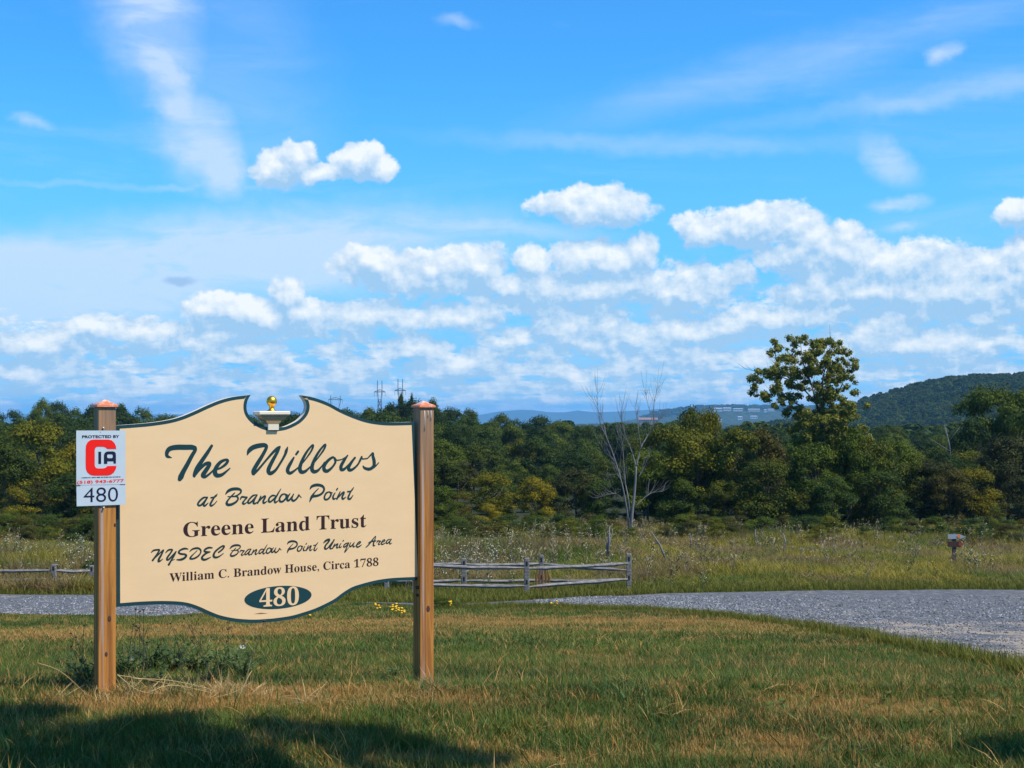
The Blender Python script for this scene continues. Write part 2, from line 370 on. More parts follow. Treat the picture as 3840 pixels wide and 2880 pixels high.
# ------------------------------------------------------------------ foliage prototypes
def leaf_mat(name, c1, c2, c3, amt=.25, nsc=.5):
    m = bpy.data.materials.new(name); m.use_nodes = True; g = N(m.node_tree); p = g.n['Principled BSDF']
    r = orand(g); n = g.noise(g.v('ADD', posc(g), g.com(g.m('MULTIPLY', r, 50), 0., 0.)), nsc, 3, .6)
    n2 = g.noise(posc(g), 3.5, 2, .6)
    c = g.mix(g.rng(n, .38, .62), c1, c2)
    c = g.mix(g.rng(g.m('ADD', n2, g.m('MULTIPLY', r, .14)), .54, .74, 0, .7), c, c3)
    c = g.mix(1.0, c, g.com(g.rng(r, 0, 1, .72, 1.25), g.rng(r, 0, 1, .80, 1.14), g.rng(r, 0, 1, 1.1, .9)), 'MULTIPLY')
    g.put(p.inputs['Base Color'], c); p.inputs['Roughness'].default_value = .6; p.inputs['Specular IOR Level'].default_value = .08
    tr = g.new('ShaderNodeBsdfTranslucent'); g.put(tr.inputs[0], c)
    ms = g.new('ShaderNodeMixShader'); ms.inputs[0].default_value = amt
    g.l.new(p.outputs[0], ms.inputs[1]); g.l.new(tr.outputs[0], ms.inputs[2])
    g.l.new(ms.outputs[0], g.n['Material Output'].inputs[0]); return m
LM = {'dark green': leaf_mat('leaf_dark', (.022, .042, .008), (.046, .074, .010), (.080, .105, .012)),
      'mid green': leaf_mat('leaf_mid', (.034, .062, .009), (.068, .102, .012), (.110, .135, .015)),
      'olive': leaf_mat('leaf_olive', (.046, .064, .008), (.096, .112, .010), (.160, .145, .012)),
      'yellow green': leaf_mat('leaf_yellow', (.072, .084, .008), (.150, .140, .010), (.250, .190, .012)),
      'brownish': leaf_mat('leaf_brown', (.044, .048, .012), (.076, .076, .014), (.130, .100, .014))}
m_bark = material('bark', (.09, .075, .06), .95, spec=.1, fn=lambda g: g.mix(g.noise(g.mapping(objc(g), scl=(6, 6, 1)), 3., 5, .7), (.05, .042, .035), (.15, .13, .11)))
m_dead = material('dead_bark', (.3, .29, .28), .9, spec=.2, fn=lambda g: g.mix(g.noise(g.mapping(posc(g), scl=(3, 3, .5)), 2.5, 5, .7), (.085, .08, .075), (.27, .26, .25)))

def quads(cen, nrm, size, asp=.6):
    n = len(cen); up = rng.normal(0, 1, (n, 3)); nrm = nrm / np.linalg.norm(nrm, axis=1, keepdims=True)
    a = np.cross(nrm, up); a /= np.linalg.norm(a, axis=1, keepdims=True) + 1e-9; b = np.cross(nrm, a)
    s = (size * rng.uniform(.6, 1.3, n))[:, None] if np.isscalar(size) else size[:, None]
    V = np.stack([cen - a * s, cen - b * s * asp + nrm * s * .15, cen + a * s, cen + b * s * asp + nrm * s * .15], 1).reshape(-1, 3)
    return V, np.arange(4 * n).reshape(-1, 4)
def crown(seed, nl, nleaf, leaf, shape='round'):
    """crown one unit high (z 0..1) and about .8 wide, made of leaf faces in many clumps"""
    global rng
    keep = rng; rng = np.random.default_rng(seed); pts, nr = [], []
    lobes = []
    for k in range(nl):
        z = rng.uniform(.06, .95)
        prof = {'round': (1 - abs(2 * z - .95) ** 2.4) ** .6, 'cone': 1.02 - z * .86, 'tall': (1 - abs(2 * z - .9) ** 3) ** .5 * .72, 'bush': (1 - z ** 2.6) ** .6}[shape] if z < .97 else .1
        prof = float(np.real(max(prof, .1)))
        r = .42 * prof * math.sqrt(rng.uniform(.12, 1)) ; th = rng.uniform(0, 2 * math.pi)
        lobes.append((r * math.cos(th), r * math.sin(th), z * .9 + .03, rng.uniform(.085, .175)))
    per = nleaf // nl
    for (x, y, z, s) in lobes:
        n = max(6, int(per * rng.uniform(.7, 1.3) * (s / .11) ** 1.5)); d = rng.normal(0, 1, (n, 3)); d /= np.linalg.norm(d, axis=1, keepdims=True)
        d[:, 2] = np.where(d[:, 2] < -.3, -d[:, 2] * .5, d[:, 2])
        rad = s * rng.uniform(.45, 1.08, n)[:, None]
        pts.append(np.array([x, y, z]) + d * rad * np.array([1.1, 1.1, .92])); nr.append(d * 1.0 + rng.normal(0, .42, (n, 3)) + np.array([0, 0, .25]))
    c = np.concatenate(pts); nn = np.concatenate(nr); V, Fq = quads(c, nn, leaf)
    rng = keep; return V, Fq
SH = [('round', 34, 10000), ('round', 44, 11000), ('tall', 34, 9000), ('bush', 30, 8000), ('round', 26, 9500), ('cone', 34, 8000)]
CR = {}
base_cr = [crown(100 + i, nl, nf, .0145, sh) for i, (sh, nl, nf) in enumerate(SH)]
def crown_mesh(i, kind):
    if (i, kind) not in CR: CR[(i, kind)] = mesh('crown', *base_cr[i], LM[kind])
    return CR[(i, kind)]
def trunk_mesh(seed):
    r = random.Random(seed); b = MB()
    b.tube([(0, 0, -.08), (.01, 0, .2), (-.01, .01, .45), (.01, 0, .75)], [.03, .022, .016, .005], 7)
    for k in range(7):
        a = r.uniform(0, 6.28); z = r.uniform(.22, .6); l = r.uniform(.15, .3)
        b.tube([(0, 0, z), (l * .5 * math.cos(a), l * .5 * math.sin(a), z + .08), (l * math.cos(a), l * math.sin(a), z + .2)], [.01, .007, .002], 5)
    return b.mesh('trunk', m_bark, True)
TR = [trunk_mesh(s) for s in range(3)]

def where(px):
    for lim, t in ((130, 'at the far left'), (330, 'left of the security sign'), (700, 'behind the sign left half'), (1150, 'behind the sign middle'),
                   (1560, 'behind the sign right half'), (1800, 'right of the sign post'), (2080, 'above the fence'), (2330, 'left of the dead tree'),
                   (2560, 'behind the dead tree'), (2800, 'right of the dead tree'), (3080, 'beside the cottonwood'), (3330, 'right of the cottonwood'),
                   (3600, 'before the hill'), (3900, 'behind the signpost'), (99999, 'beyond the right edge')):
        if px < lim: return t
def tree(px, toppy, Z, wpx, proto, kind, row, name='tree'):
    x = (px - HX) / F * Z; g = float(G(x, Z)); top = EYE + (HY - toppy) / F * Z; h = max(top - g, 1.2)
    w = min(wpx / F * Z, h * (1.15 if name == 'shrub' else .92))
    nm = {'shrub': 'shrub'}.get(name, name)
    lab = f"{kind} {'shrub' if name == 'shrub' else 'tree'} {row} {where(px)}"
    t = empty(nm, (x, Z, g), lab, 'shrub' if name == 'shrub' else 'tree', f"{'shrubs' if name == 'shrub' else 'trees'} {row}, {where(px)}", random.uniform(0, 6.28))
    lift = .0 if name == 'shrub' else h * .015
    c = add('crown', crown_mesh(proto, kind), t, (0, 0, lift), (0, 0, random.uniform(0, 6.28)), (w / .95, w / .95, (h - lift) / .98))
    add('trunk', random.choice(TR), t, (0, 0, 0), (0, 0, 0), (min(w, h) * .9, min(w, h) * .9, h * .95))
    return t
SK = [(-400, 1555), (0, 1550), (45, 1525), (90, 1507), (158, 1499), (195, 1499), (250, 1511), (316, 1520), (452, 1509), (488, 1515), (542, 1522), (588, 1545), (678, 1556), (932, 1550), (1090, 1542), (1274, 1519),
      (1353, 1515), (1400, 1521), (1464, 1502), (1505, 1490), (1559, 1508), (1616, 1500), (1657, 1533), (1714, 1522), (1769, 1522), (1836, 1543), (1920, 1560), (1954, 1547), (2022, 1558), (2085, 1569), (2127, 1581), (2190, 1588), (2275, 1580), (2380, 1582), (2500, 1590), (2700, 1600), (3300, 1600), (3550, 1600), (4200, 1590)]
skx, sky_ = zip(*SK)
def skyl(px): return float(np.interp(px, skx, sky_))
KN = list(LM)
def row(Z, dpx, step, wpx, kinds, text, px0=-350, px1=4150, protos=(0, 1, 2, 4), jit=18, name='tree', clamp=None):
    px = px0
    while px < px1:
        u = px + random.uniform(-.3, .3) * step
        rt = min(max((u - 2330) / 140, 0), 1) if u < 4300 else 1     # right of the dead tree tall trees stand right at the meadow
        if name == 'shrub' and random.random() < .25 + .65 * rt: px += step * random.uniform(.8, 1.2); continue
        top = skyl(u) + dpx * (1 - (.55 * rt if 100 < dpx < 330 else 0)) + random.uniform(-jit * .3, jit)
        if clamp: top = max(top, clamp(u))
        tree(u, top, Z * random.uniform(.96, 1.04), wpx * random.uniform(.8, 1.25), random.choice(protos), random.choice(kinds), text, name)
        px += step * random.uniform(.8, 1.2)
dg, mg, ol, yg, br = KN[:5]
row(300, 0, 84, 150, [dg, dg, mg], 'on the wood skyline', jit=12)
row(245, 26, 92, 190, [dg, dg, mg, mg], 'high in the wood', jit=26)
row(200, 66, 104, 225, [dg, mg, mg, ol], 'half way up the wood', jit=36)
row(165, 128, 118, 260, [dg, mg, ol], 'in the middle wood', jit=50)
row(136, 200, 122, 270, [dg, mg, ol, ol, br], 'in the lower wood', jit=60)
row(119, 285, 126, 240, [mg, ol, yg, dg, br], 'at the wood front', jit=60)
row(111, 352, 110, 190, [ol, mg, yg, br, dg], 'behind the wood foot', jit=40, protos=(3, 0), name='shrub')
row(104, 410, 95, 160, [ol, mg, yg, br, mg], 'at the wood foot', jit=40, protos=(3,), name='shrub')
# hand placed nearer trees and skyline accents: px, top, Z, width, proto, kind, row text
for a in [(150, 1575, 125, 330, 1, ol, 'rounded and tall at the wood edge'), (20, 1660, 118, 260, 0, ol, 'dense at the wood edge'), (330, 1640, 120, 240, 1, yg, 'loose at the wood edge'), (60, 1830, 108, 220, 3, yg, 'low at the wood edge'), (260, 1780, 112, 240, 0, dg, 'dark at the wood edge'),
          (1505, 1468, 300, 62, 2, dg, 'tallest on the skyline'), (1543, 1470, 300, 44, 2, dg, 'narrow on the skyline'), (1616, 1497, 300, 90, 0, dg, 'rounded on the skyline'),
          (1850, 1770, 112, 210, 1, yg, 'bright at the wood edge'), (2010, 1790, 110, 190, 0, yg, 'golden at the wood edge'), (1720, 1880, 106, 170, 3, ol, 'low at the wood edge'), (1830, 1890, 105, 190, 3, yg, 'low at the wood edge'), (1650, 1820, 110, 150, 1, mg, 'upright at the wood edge'),
          (2160, 1760, 114, 230, 0, br, 'dull at the wood edge'), (2260, 1800, 112, 190, 1, mg, 'shady at the wood edge'), (2250, 1930, 106, 170, 3, dg, 'low at the wood edge'),
          (2590, 1516, 116, 190, 2, ol, 'tallest left of the cottonwood'), (2660, 1528, 118, 170, 1, ol, 'rounded left of the cottonwood'), (2500, 1590, 113, 260, 1, ol, 'broad at the wood edge'), (2620, 1620, 112, 330, 0, ol, 'massive at the wood edge'), (2430, 1690, 112, 230, 0, mg, 'shady at the wood edge'),
          (2760, 1600, 115, 240, 1, ol, 'rounded at the wood edge'), (2860, 1610, 122, 230, 0, br, 'dull at the wood edge'), (2560, 1800, 108, 280, 3, dg, 'dark at the wood edge'), (2720, 1800, 108, 260, 0, ol, 'loose at the wood edge'), (2880, 1720, 104, 260, 1, ol, 'leaning at the wood edge'), (3010, 1850, 102, 210, 3, yg, 'low at the wood edge'),
          (3060, 1660, 104, 270, 1, mg, 'under the cottonwood'), (3190, 1600, 106, 200, 0, mg, 'tall beside the cottonwood'), (3250, 1640, 107, 260, 1, ol, 'broad beside the cottonwood'), (3120, 1790, 101.5, 280, 0, mg, 'low beside the cottonwood'), (3300, 1760, 104, 260, 1, dg, 'shady beside the cottonwood'),
          (3350, 1650, 120, 220, 0, mg, 'rounded at the wood edge'), (3450, 1730, 116, 240, 1, ol, 'loose at the wood edge'), (3560, 1760, 114, 240, 0, br, 'dull at the wood edge'),
          (3720, 1442, 150, 300, 1, mg, 'tall and hazy against the hill'), (3830, 1462, 148, 260, 0, mg, 'tall and hazy against the hill'), (3640, 1560, 146, 220, 2, dg, 'dark against the hill'), (3780, 1640, 122, 300, 0, br, 'brown tinged at the wood edge'), (3650, 1750, 116, 230, 1, yg, 'golden at the wood edge'), (3850, 1780, 112, 280, 1, br, 'dull at the wood edge'), (3730, 1900, 107, 260, 3, ol, 'low at the wood edge'), (3900, 1500, 140, 300, 1, mg, 'tall and hazy against the hill')]:
    tree(*a, name='shrub' if a[4] == 3 else 'tree')

# ------------------------------------------------------------------ instanced stuff (geometry nodes)
def scatter(name, protos, pts, rotz, scl, label, tilt=.0, dry=None, idx=None, parent_kind='stuff', cat=None):
    pc = bpy.data.collections.new(name + '_pieces')
    for i, me in enumerate(protos):
        o = bpy.data.objects.new(f'{name}_piece_{i:02d}', me); pc.objects.link(o)
    n = len(pts); me = bpy.data.meshes.new(name); me.vertices.add(n); me.vertices.foreach_set('co', np.asarray(pts, np.float32).ravel())
    rot = np.stack([rng.normal(0, tilt, n) if tilt else np.zeros(n), rng.normal(0, tilt, n) if tilt else np.zeros(n), rotz], 1).astype(np.float32)
    a = me.attributes.new('rot', 'FLOAT_VECTOR', 'POINT'); a.data.foreach_set('vector', rot.ravel())
    s3 = np.asarray(scl, np.float32); s3 = np.repeat(s3[:, None], 3, 1) if s3.ndim == 1 else s3
    a = me.attributes.new('scl', 'FLOAT_VECTOR', 'POINT'); a.data.foreach_set('vector', s3.ravel())
    a = me.attributes.new('pick', 'INT', 'POINT'); a.data.foreach_set('value', (np.asarray(idx) if idx is not None else rng.integers(0, len(protos), n)).astype(np.int32))
    a = me.attributes.new('dry', 'FLOAT', 'POINT'); a.data.foreach_set('value', (np.asarray(dry) if dry is not None else rng.random(n)).astype(np.float32))
    o = add(name, me); ng = bpy.data.node_groups.new(name, 'GeometryNodeTree')
    ng.interface.new_socket('Geometry', in_out='INPUT', socket_type='NodeSocketGeometry'); ng.interface.new_socket('Geometry', in_out='OUTPUT', socket_type='NodeSocketGeometry')
    g = N(ng); i_ = g.new('NodeGroupInput'); o_ = g.new('NodeGroupOutput'); iop = g.new('GeometryNodeInstanceOnPoints'); ci = g.new('GeometryNodeCollectionInfo')
    ci.inputs['Collection'].default_value = pc; ci.inputs['Separate Children'].default_value = True; ci.inputs['Reset Children'].default_value = True
    def at(nm, ty):
        q = g.new('GeometryNodeInputNamedAttribute', data_type=ty); q.inputs[0].default_value = nm; return q.outputs[0]
    g.l.new(i_.outputs[0], iop.inputs['Points']); g.l.new(ci.outputs[0], iop.inputs['Instance']); iop.inputs['Pick Instance'].default_value = True
    g.l.new(at('pick', 'INT'), iop.inputs['Instance Index']); g.l.new(at('rot', 'FLOAT_VECTOR'), iop.inputs['Rotation']); g.l.new(at('scl', 'FLOAT_VECTOR'), iop.inputs['Scale'])
    g.l.new(iop.outputs[0], o_.inputs[0])
    md = o.modifiers.new('scatter', 'NODES'); md.node_group = ng
    for m_ in {m for p in protos for m in p.materials}: me.materials.append(m_)
    return tag(o, label, cat, kind='stuff')

# trees of the far hill and of the valley, too many to count
V, Fq = crown(900, 22, 1500, .05, 'round'); V2, Fq2 = crown(901, 18, 1300, .05, 'round')
far_protos = [mesh('crown_far', V, Fq, LM[dg]), mesh('crown_far', V2, Fq2, LM[mg])]
u = rng.uniform(2700, 4600, 5200); Zh = rng.uniform(900, 1440, 5200); X = (u - HX) / F * 1400
pts = np.stack([X, Zh, hill(X, Zh) - 2], 1)
scatter('hillside_wood', far_protos, pts, rng.uniform(0, 6.28, len(pts)), np.stack([rng.uniform(11, 19, 5200)] * 2 + [rng.uniform(9, 13, 5200)], 1), 'dense dark wood covering the hill on the right', cat='wood')
u = rng.uniform(-400, 4400, 2600); Zh = rng.uniform(345, 900, 2600); X = (u - HX) / F * Zh
pts = np.stack([X, Zh, G(X, Zh) - 1], 1)
scatter('distant_wood', far_protos, pts, rng.uniform(0, 6.28, 2600), np.stack([rng.uniform(12, 18, 2600)] * 2 + [rng.uniform(10, 13, 2600)], 1), 'far wood in the valley behind the nearer trees', cat='wood')
u = rng.uniform(2400, 3400, 900); Zh = rng.uniform(5600, 6010, 900); X = (u - HX) / F * 6000
pts = np.stack([X, Zh, far_ridge(X, Zh) - 3], 1)
scatter('ridge_wood', far_protos, pts, rng.uniform(0, 6.28, 900), np.stack([rng.uniform(20, 42, 900)] * 2 + [rng.uniform(9, 20, 900)], 1), 'trees along the crest of the distant blue ridge', cat='wood')

# ---- grass
def blade_mat(name, base_fn, amt=.25):
    m = bpy.data.materials.new(name); m.use_nodes = True; g = N(m.node_tree); p = g.n['Principled BSDF']
    c = base_fn(g); g.put(p.inputs['Base Color'], c); p.inputs['Roughness'].default_value = .6; p.inputs['Specular IOR Level'].default_value = .12
    tr = g.new('ShaderNodeBsdfTranslucent'); g.put(tr.inputs[0], c); ms = g.new('ShaderNodeMixShader'); ms.inputs[0].default_value = amt
    g.l.new(p.outputs[0], ms.inputs[1]); g.l.new(tr.outputs[0], ms.inputs[2]); g.l.new(ms.outputs[0], g.n['Material Output'].inputs[0]); return m
def dryat(g):
    a = g.new('ShaderNodeAttribute', attribute_type='INSTANCER', attribute_name='dry'); return a.outputs['Fac']
def f_lawn(g):
    c, t = grass_cols(g); d = dryat(g)
    c = g.mix(g.rng(orand(g), 0, 1, 0, .45), c, (.10, .15, .032))
    return g.mix(d, c, g.mix(orand(g), (.40, .19, .048), (.48, .30, .10)))
m_blade = blade_mat('lawn_blade', f_lawn)
def tuft(seed, n, h, spread, wid, bend=.5, seg=2, mat=None, hv=.45):
    r = np.random.default_rng(seed); V, Fl = [], []
    for k in range(n):
        a = r.uniform(0, 6.283); rr_ = spread * math.sqrt(r.random()); b = np.array([rr_ * math.cos(a), rr_ * math.sin(a), -.01])
        th = r.uniform(0, 6.283); lean = np.array([math.cos(th), math.sin(th), 0]); side = np.array([-math.sin(th + r.normal(0, .8)), math.cos(th), 0])
        hh = h * r.uniform(1 - hv, 1 + hv); bd = bend * r.uniform(.2, 1.2); w = wid * r.uniform(.7, 1.3); base = len(V)
        for s in range(seg + 1):
            t = s / seg; p = b + np.array([0, 0, 1]) * hh * t * (1 - .25 * bd * t) + lean * hh * bd * t * t
            if s < seg: V += [p - side * w * (1 - t * .6), p + side * w * (1 - t * .6)]
            else: V.append(p)
        for s in range(seg):
            if s < seg - 1: Fl.append((base + 2 * s, base + 2 * s + 1, base + 2 * s + 3, base + 2 * s + 2))
            else: Fl.append((base + 2 * s, base + 2 * s + 1, base + 2 * s + 2))
    return mesh('tuft', V, Fl, mat)
lawn_p = [tuft(s, 16, .045 + .006 * s, .06, .0019, .8, 2, m_blade) for s in range(6)]
def vnoise(x, y, seed, sc):
    r = np.random.default_rng(seed); T = r.random((64, 64)); x = x * sc; y = y * sc
    xi, yi = np.floor(x).astype(int), np.floor(y).astype(int); fx, fy = x - xi, y - yi; fx = fx * fx * (3 - 2 * fx); fy = fy * fy * (3 - 2 * fy)
    g_ = lambda a, b: T[a % 64, b % 64]
    return (g_(xi, yi) * (1 - fx) + g_(xi + 1, yi) * fx) * (1 - fy) + (g_(xi, yi + 1) * (1 - fx) + g_(xi + 1, yi + 1) * fx) * fy
def fan(n, z0, z1, pw, u0=-260, u1=4100):
    """points whose density per square metre falls with distance"""
    t = rng.random(n); e = 2 - pw; Z = (z0 ** e + t * (z1 ** e - z0 ** e)) ** (1 / e); u = rng.uniform(u0, u1, n)
    return (u - HX) / F * Z, Z
def gpx(px, py):                                      # ground point under a picture pixel
    Z = Zof(py); x = (px - HX) / F * Z; return x, Z
DRY = [(1250, 2600, .55, .25, 1.), (1700, 2640, .5, .2, .5), (800, 2650, .6, .22, .8), (500, 2640, .5, .25, .6), (3080, 2650, .28, .2, 1.), (3000, 2640, .15, .1, 1), (2960, 2790, .25, .16, .9), (2790, 2840, .3, .12, .8), (1930, 2860, .3, .12, 1.2), (3450, 2660, .3, .2, .6), (3250, 2420, .5, .3, .5), (3000, 2520, .5, .3, .35), (1400, 2860, .3, .1, .6),
       (200, 2380, 2.5, 2, .55), (1500, 2340, 3., 1.8, .5), (2300, 2340, 5, 2.2, .6), (2800, 2370, 2.5, 1.5, .5), (900, 2370, 3, 1.5, .6), (600, 2380, 1.5, .8, .9), (3300, 2690, .5, .2, .4)]
def dryness(x, Z):
    d = .35 * vnoise(x, Z, 1, 1.1) + .35 * vnoise(x, Z, 2, 3.7) + .3 * vnoise(x, Z, 12, 9.); d = .10 + np.clip((d - .50) * 3.4, 0, 1) * (.55 + .35 * np.clip((Z - 12) / 10, 0, 1))
    d = d + np.clip((vnoise(x, Z, 3, 5.) - .80) * 7, 0, 1) * .6
    for (px, py, rx, rz, a) in DRY:
        cx, cz = gpx(px, py); d = d + 1.25 * a * np.exp(-(((x - cx) / rx) ** 2 + ((Z - cz) / rz) ** 2)) * (.5 + vnoise(x, Z, 4, 6.))
    return np.clip(d, 0, 1)
def lawn(name, n, z0, z1, pw, protos, s0, s1, label):
    x, Z = fan(n, z0, z1, pw)
    k = ~on_road(x, Z) & ~((rng.random(n) < .0)); x, Z = x[k], Z[k]
    patch = vnoise(x, Z, 5, .8) * .6 + vnoise(x, Z, 6, 2.6) * .4
    d = dryness(x, Z); sc = rng.uniform(s0, s1, len(x)) * (.65 + .8 * patch) * (1 - .4 * d)
    d = (rng.random(len(x)) < d * .95) * rng.uniform(.55, 1, len(x)) + d * .12
    pts = np.stack([x, Z, G(x, Z)], 1)
    return scatter(name, protos, pts, rng.uniform(0, 6.28, len(x)), sc, label, .12, d, cat='grass')
lawn('lawn_grass', 62000, 5.2, 15, 1.5, lawn_p, .8, 1.35, 'short mown grass with dry straw patches in the foreground')
lawn_p2 = [tuft(30 + s, 20, .07, .13, .005, .8, 2, m_blade) for s in range(4)]
lawn('lawn_grass_beyond', 52000, 14, 41, 1.3, lawn_p2, .7, 1.25, 'short mown grass behind the sign up to the gravel')
# longer single blades and broad leaved weeds in the lawn
long_p = [tuft(40 + s, 3, .12, .03, .0024, .9, 3, m_blade, .4) for s in range(4)]
x, Z = fan(3600, 5.2, 20, 1.6); k = ~on_road(x, Z); x, Z = x[k], Z[k]
scatter('long_blades', long_p, np.stack([x, Z, G(x, Z)], 1), rng.uniform(0, 6.28, len(x)), rng.uniform(.5, 1.3, len(x)), 'scattered longer grass blades standing out of the lawn', .3, rng.choice([0, .1, .9], len(x)), cat='grass')
def rosette(seed):
    r = random.Random(seed); b = MB()
    for k in range(9):
        a = r.uniform(0, 6.28); l = r.uniform(.02, .045); d = Vector((math.cos(a), math.sin(a), r.uniform(.25, .8))).normalized(); w = Vector((-math.sin(a), math.cos(a), 0)) * l * .32; q_ = len(b.v)
        b.v += [(0, 0, .005), tuple(d * l * .55 + w), tuple(d * l), tuple(d * l * .55 - w)]; b.f.append((q_, q_ + 1, q_ + 2, q_ + 3))
    return b.mesh('rosette', m_ros)
m_ros = blade_mat('rosette_leaf', lambda g: g.mix(orand(g), (.05, .095, .02), (.12, .15, .035)))
ros_p = [rosette(s) for s in range(4)]
x, Z = fan(2300, 5.2, 22, 1.5); k = ~on_road(x, Z) & (vnoise(x, Z, 31, 1.1) + .35 * np.clip(x / Z - .2, 0, 1) > .56); x, Z = x[k], Z[k]
scatter('lawn_weeds', ros_p, np.stack([x, Z, G(x, Z) + .015], 1), rng.uniform(0, 6.28, len(x)), rng.uniform(.4, 1.0, len(x)), 'small broad leaved weeds and clover in the lawn', .15, cat='weeds')
# verge between gravel and meadow
m_verge = blade_mat('verge_blade', lambda g: g.mix(g.noise(posc(g), .6, 4, .6), g.mix(orand(g), (.060, .100, .012), (.13, .155, .016)), (.19, .155, .030)))
verge_p = [tuft(50 + s, 18, .16, .16, .008, .6, 2, m_verge) for s in range(4)]
x, Z = fan(26000, 33, 54, 1.); zn_, zf_ = road_span(HX + x / Z * F); k = (Z > zf_); x, Z = x[k], Z[k]
scatter('verge_grass', verge_p, np.stack([x, Z, G(x, Z)], 1), rng.uniform(0, 6.28, len(x)), rng.uniform(.6, 1.5, len(x)), 'green verge along the far side of the gravel', .12, cat='grass')
# taller ragged grass right along the gravel edge
uu = rng.uniform(1650, 4000, 5000); zn_, zf_ = road_span(uu); Z = zn_ - np.abs(rng.normal(0, .25, 5000)) * (zn_ / 14); x = (uu - HX) / F * Z
edge_p = [tuft(70 + s, 12, .13, .07, .004, .5, 2, m_verge) for s in range(3)]
scatter('edge_grass', edge_p, np.stack([x, Z, G(x, Z)], 1), rng.uniform(0, 6.28, 5000), rng.uniform(.5, 1.4, 5000), 'ragged longer grass along the near gravel edge', .15, cat='grass')

# ---- meadow
def f_mead(g):
    pos = posc(g); r = orand(g); x, y, z = g.sep(pos)
    n = g.noise(g.mapping(pos, scl=(1, .5, 1)), .16, 4, .6)
    c = g.mix(g.rng(n, .38, .58), (.080, .115, .014), (.26, .205, .022))
    c = g.mix(g.rng(g.noise(g.mapping(pos, loc=(3, 8, 1), scl=(1, .6, 1)), .5, 3, .6), .52, .66, 0, .7), c, (.06, .11, .018))
    c = g.mix(g.rng(g.noise(g.mapping(pos, loc=(9, 4, 0), scl=(1, .5, 1)), .22, 3, .6), .44, .60, 0, .85), c, (.175, .115, .055))
    c = g.mix(g.rng(r, .55, 1, 0, .7), c, (.27, .215, .05))
    return g.mix(g.rng(r, .25, 0, 0, .6), c, (.045, .075, .02))
m_mead = blade_mat('meadow_blade', f_mead)
mead_p = [tuft(90 + s, 38, .58, .36, .011, .75, 3, m_mead, .5) for s in range(4)]
def weed(seed, h, mat_s, mat_h, heads, hs, flat=True, n=4):
    r = random.Random(seed); me_v, me_f, mi = [], [], []
    b = MB()
    tops = []
    for k in range(n):
        a = r.uniform(0, 6.28); l = r.uniform(.02, .3) * h; hh = h * r.uniform(.65, 1.05); t = (l * math.cos(a), l * math.sin(a), hh)
        b.tube([(0, 0, 0), (t[0] * .35, t[1] * .35, hh * .55), t], [.008, .006, .004], 3, False); tops.append(t)
        for j in range(3):
            z = r.uniform(.3, .8); a2 = r.uniform(0, 6.28); p0 = (t[0] * z * .7, t[1] * z * .7, hh * z); q = (p0[0] + .1 * h * math.cos(a2), p0[1] + .1 * h * math.sin(a2), p0[2] + .1 * h)
            b.tube([p0, q], [.005, .02], 3, False)
            if r.random() < .5: tops.append(q)
    ns = len(b.f)
    for t in tops:
        for j in range(heads):
            c = Vector(t) + Vector((r.gauss(0, hs * 1.3), r.gauss(0, hs * 1.3), r.gauss(0, hs * .5))); nn = Vector((r.gauss(0, .5), r.gauss(0, .5), 1)).normalized()
            uu_ = nn.orthogonal().normalized(); ww = nn.cross(uu_); s = hs * r.uniform(.5, 1.1); bb = len(b.v)
            b.v += [tuple(c + uu_ * s), tuple(c + ww * s), tuple(c - uu_ * s), tuple(c - ww * s)]; b.f.append((bb, bb + 1, bb + 2, bb + 3))
    me = mesh('weed', b.v, b.f, mat_s); me.materials.append(mat_h)
    me.polygons.foreach_set('material_index', [0] * ns + [1] * (len(b.f) - ns)); return me
m_white = material('white_petal', (.52, .51, .44), .7); m_cream = material('seed_head', (.27, .24, .13), .8); m_yellow = material('yellow_petal', (.75, .42, .02), .7); m_rust = material('rusty_dock', (.20, .085, .035), .85)
m_stem = material('weed_stem', (.10, .11, .035), .8); m_dry = material('dry_stem', (.26, .20, .11), .85); m_drydark = material('dark_seed_head', (.035, .03, .03), .9)
x, Z = fan(30000, 45.5, 112, .75, -500, 4400); x += rng.normal(0, .5, len(x))
hn = .45 + .9 * vnoise(x, Z, 11, .12) * (.4 + .6 * np.clip((Z - 45) / 12, 0, 1)); hn *= np.clip((Z - 44.5) / 5, .35, 1) * (1 - .45 * np.clip((x / Z - .12) / .12, 0, 1) * np.clip((86 - Z) / 14, 0, 1))
xl = rng.uniform(-17.5, -12.2, 420); Zl = rng.uniform(41.6, 44.2, 420); x = np.concatenate([x, xl]); Z = np.concatenate([Z, Zl]); hn = np.concatenate([hn, rng.uniform(.35, .85, 420)])
scatter('meadow_grass', mead_p, np.stack([x, Z, G(x, Z)], 1), rng.uniform(0, 6.28, len(x)), np.stack([rng.uniform(.8, 1.3, len(x))] * 2 + [hn * rng.uniform(.75, 1.2, len(x))], 1), 'tall unmown meadow grass between the verge and the wood', .1, cat='meadow')
tall_w = [tuft(120 + s_, 46, .7, .5, .010, .8, 3, LM[k_], .5) for s_, k_ in enumerate(('olive', 'mid green', 'yellow green'))] + [crown_mesh(3, k_) for k_ in ('mid green', 'mid green', 'olive', 'brownish')]
x, Z = fan(1500, 80, 104, .3, -300, 4200); k = vnoise(x, Z, 21, .22) > .50 + .5 * (92 - np.minimum(Z, 92)) / 40; x, Z = x[k], Z[k]
ix = rng.choice([0, 0, 1, 2, 2, 3, 5, 6], len(x)); sc_ = rng.uniform(.7, 1.5, len(x)); big = (ix >= 3)
s3 = np.stack([sc_ * (1 + .9 * big), sc_ * (1 + .9 * big), sc_ * (1 + .15 * big)], 1)
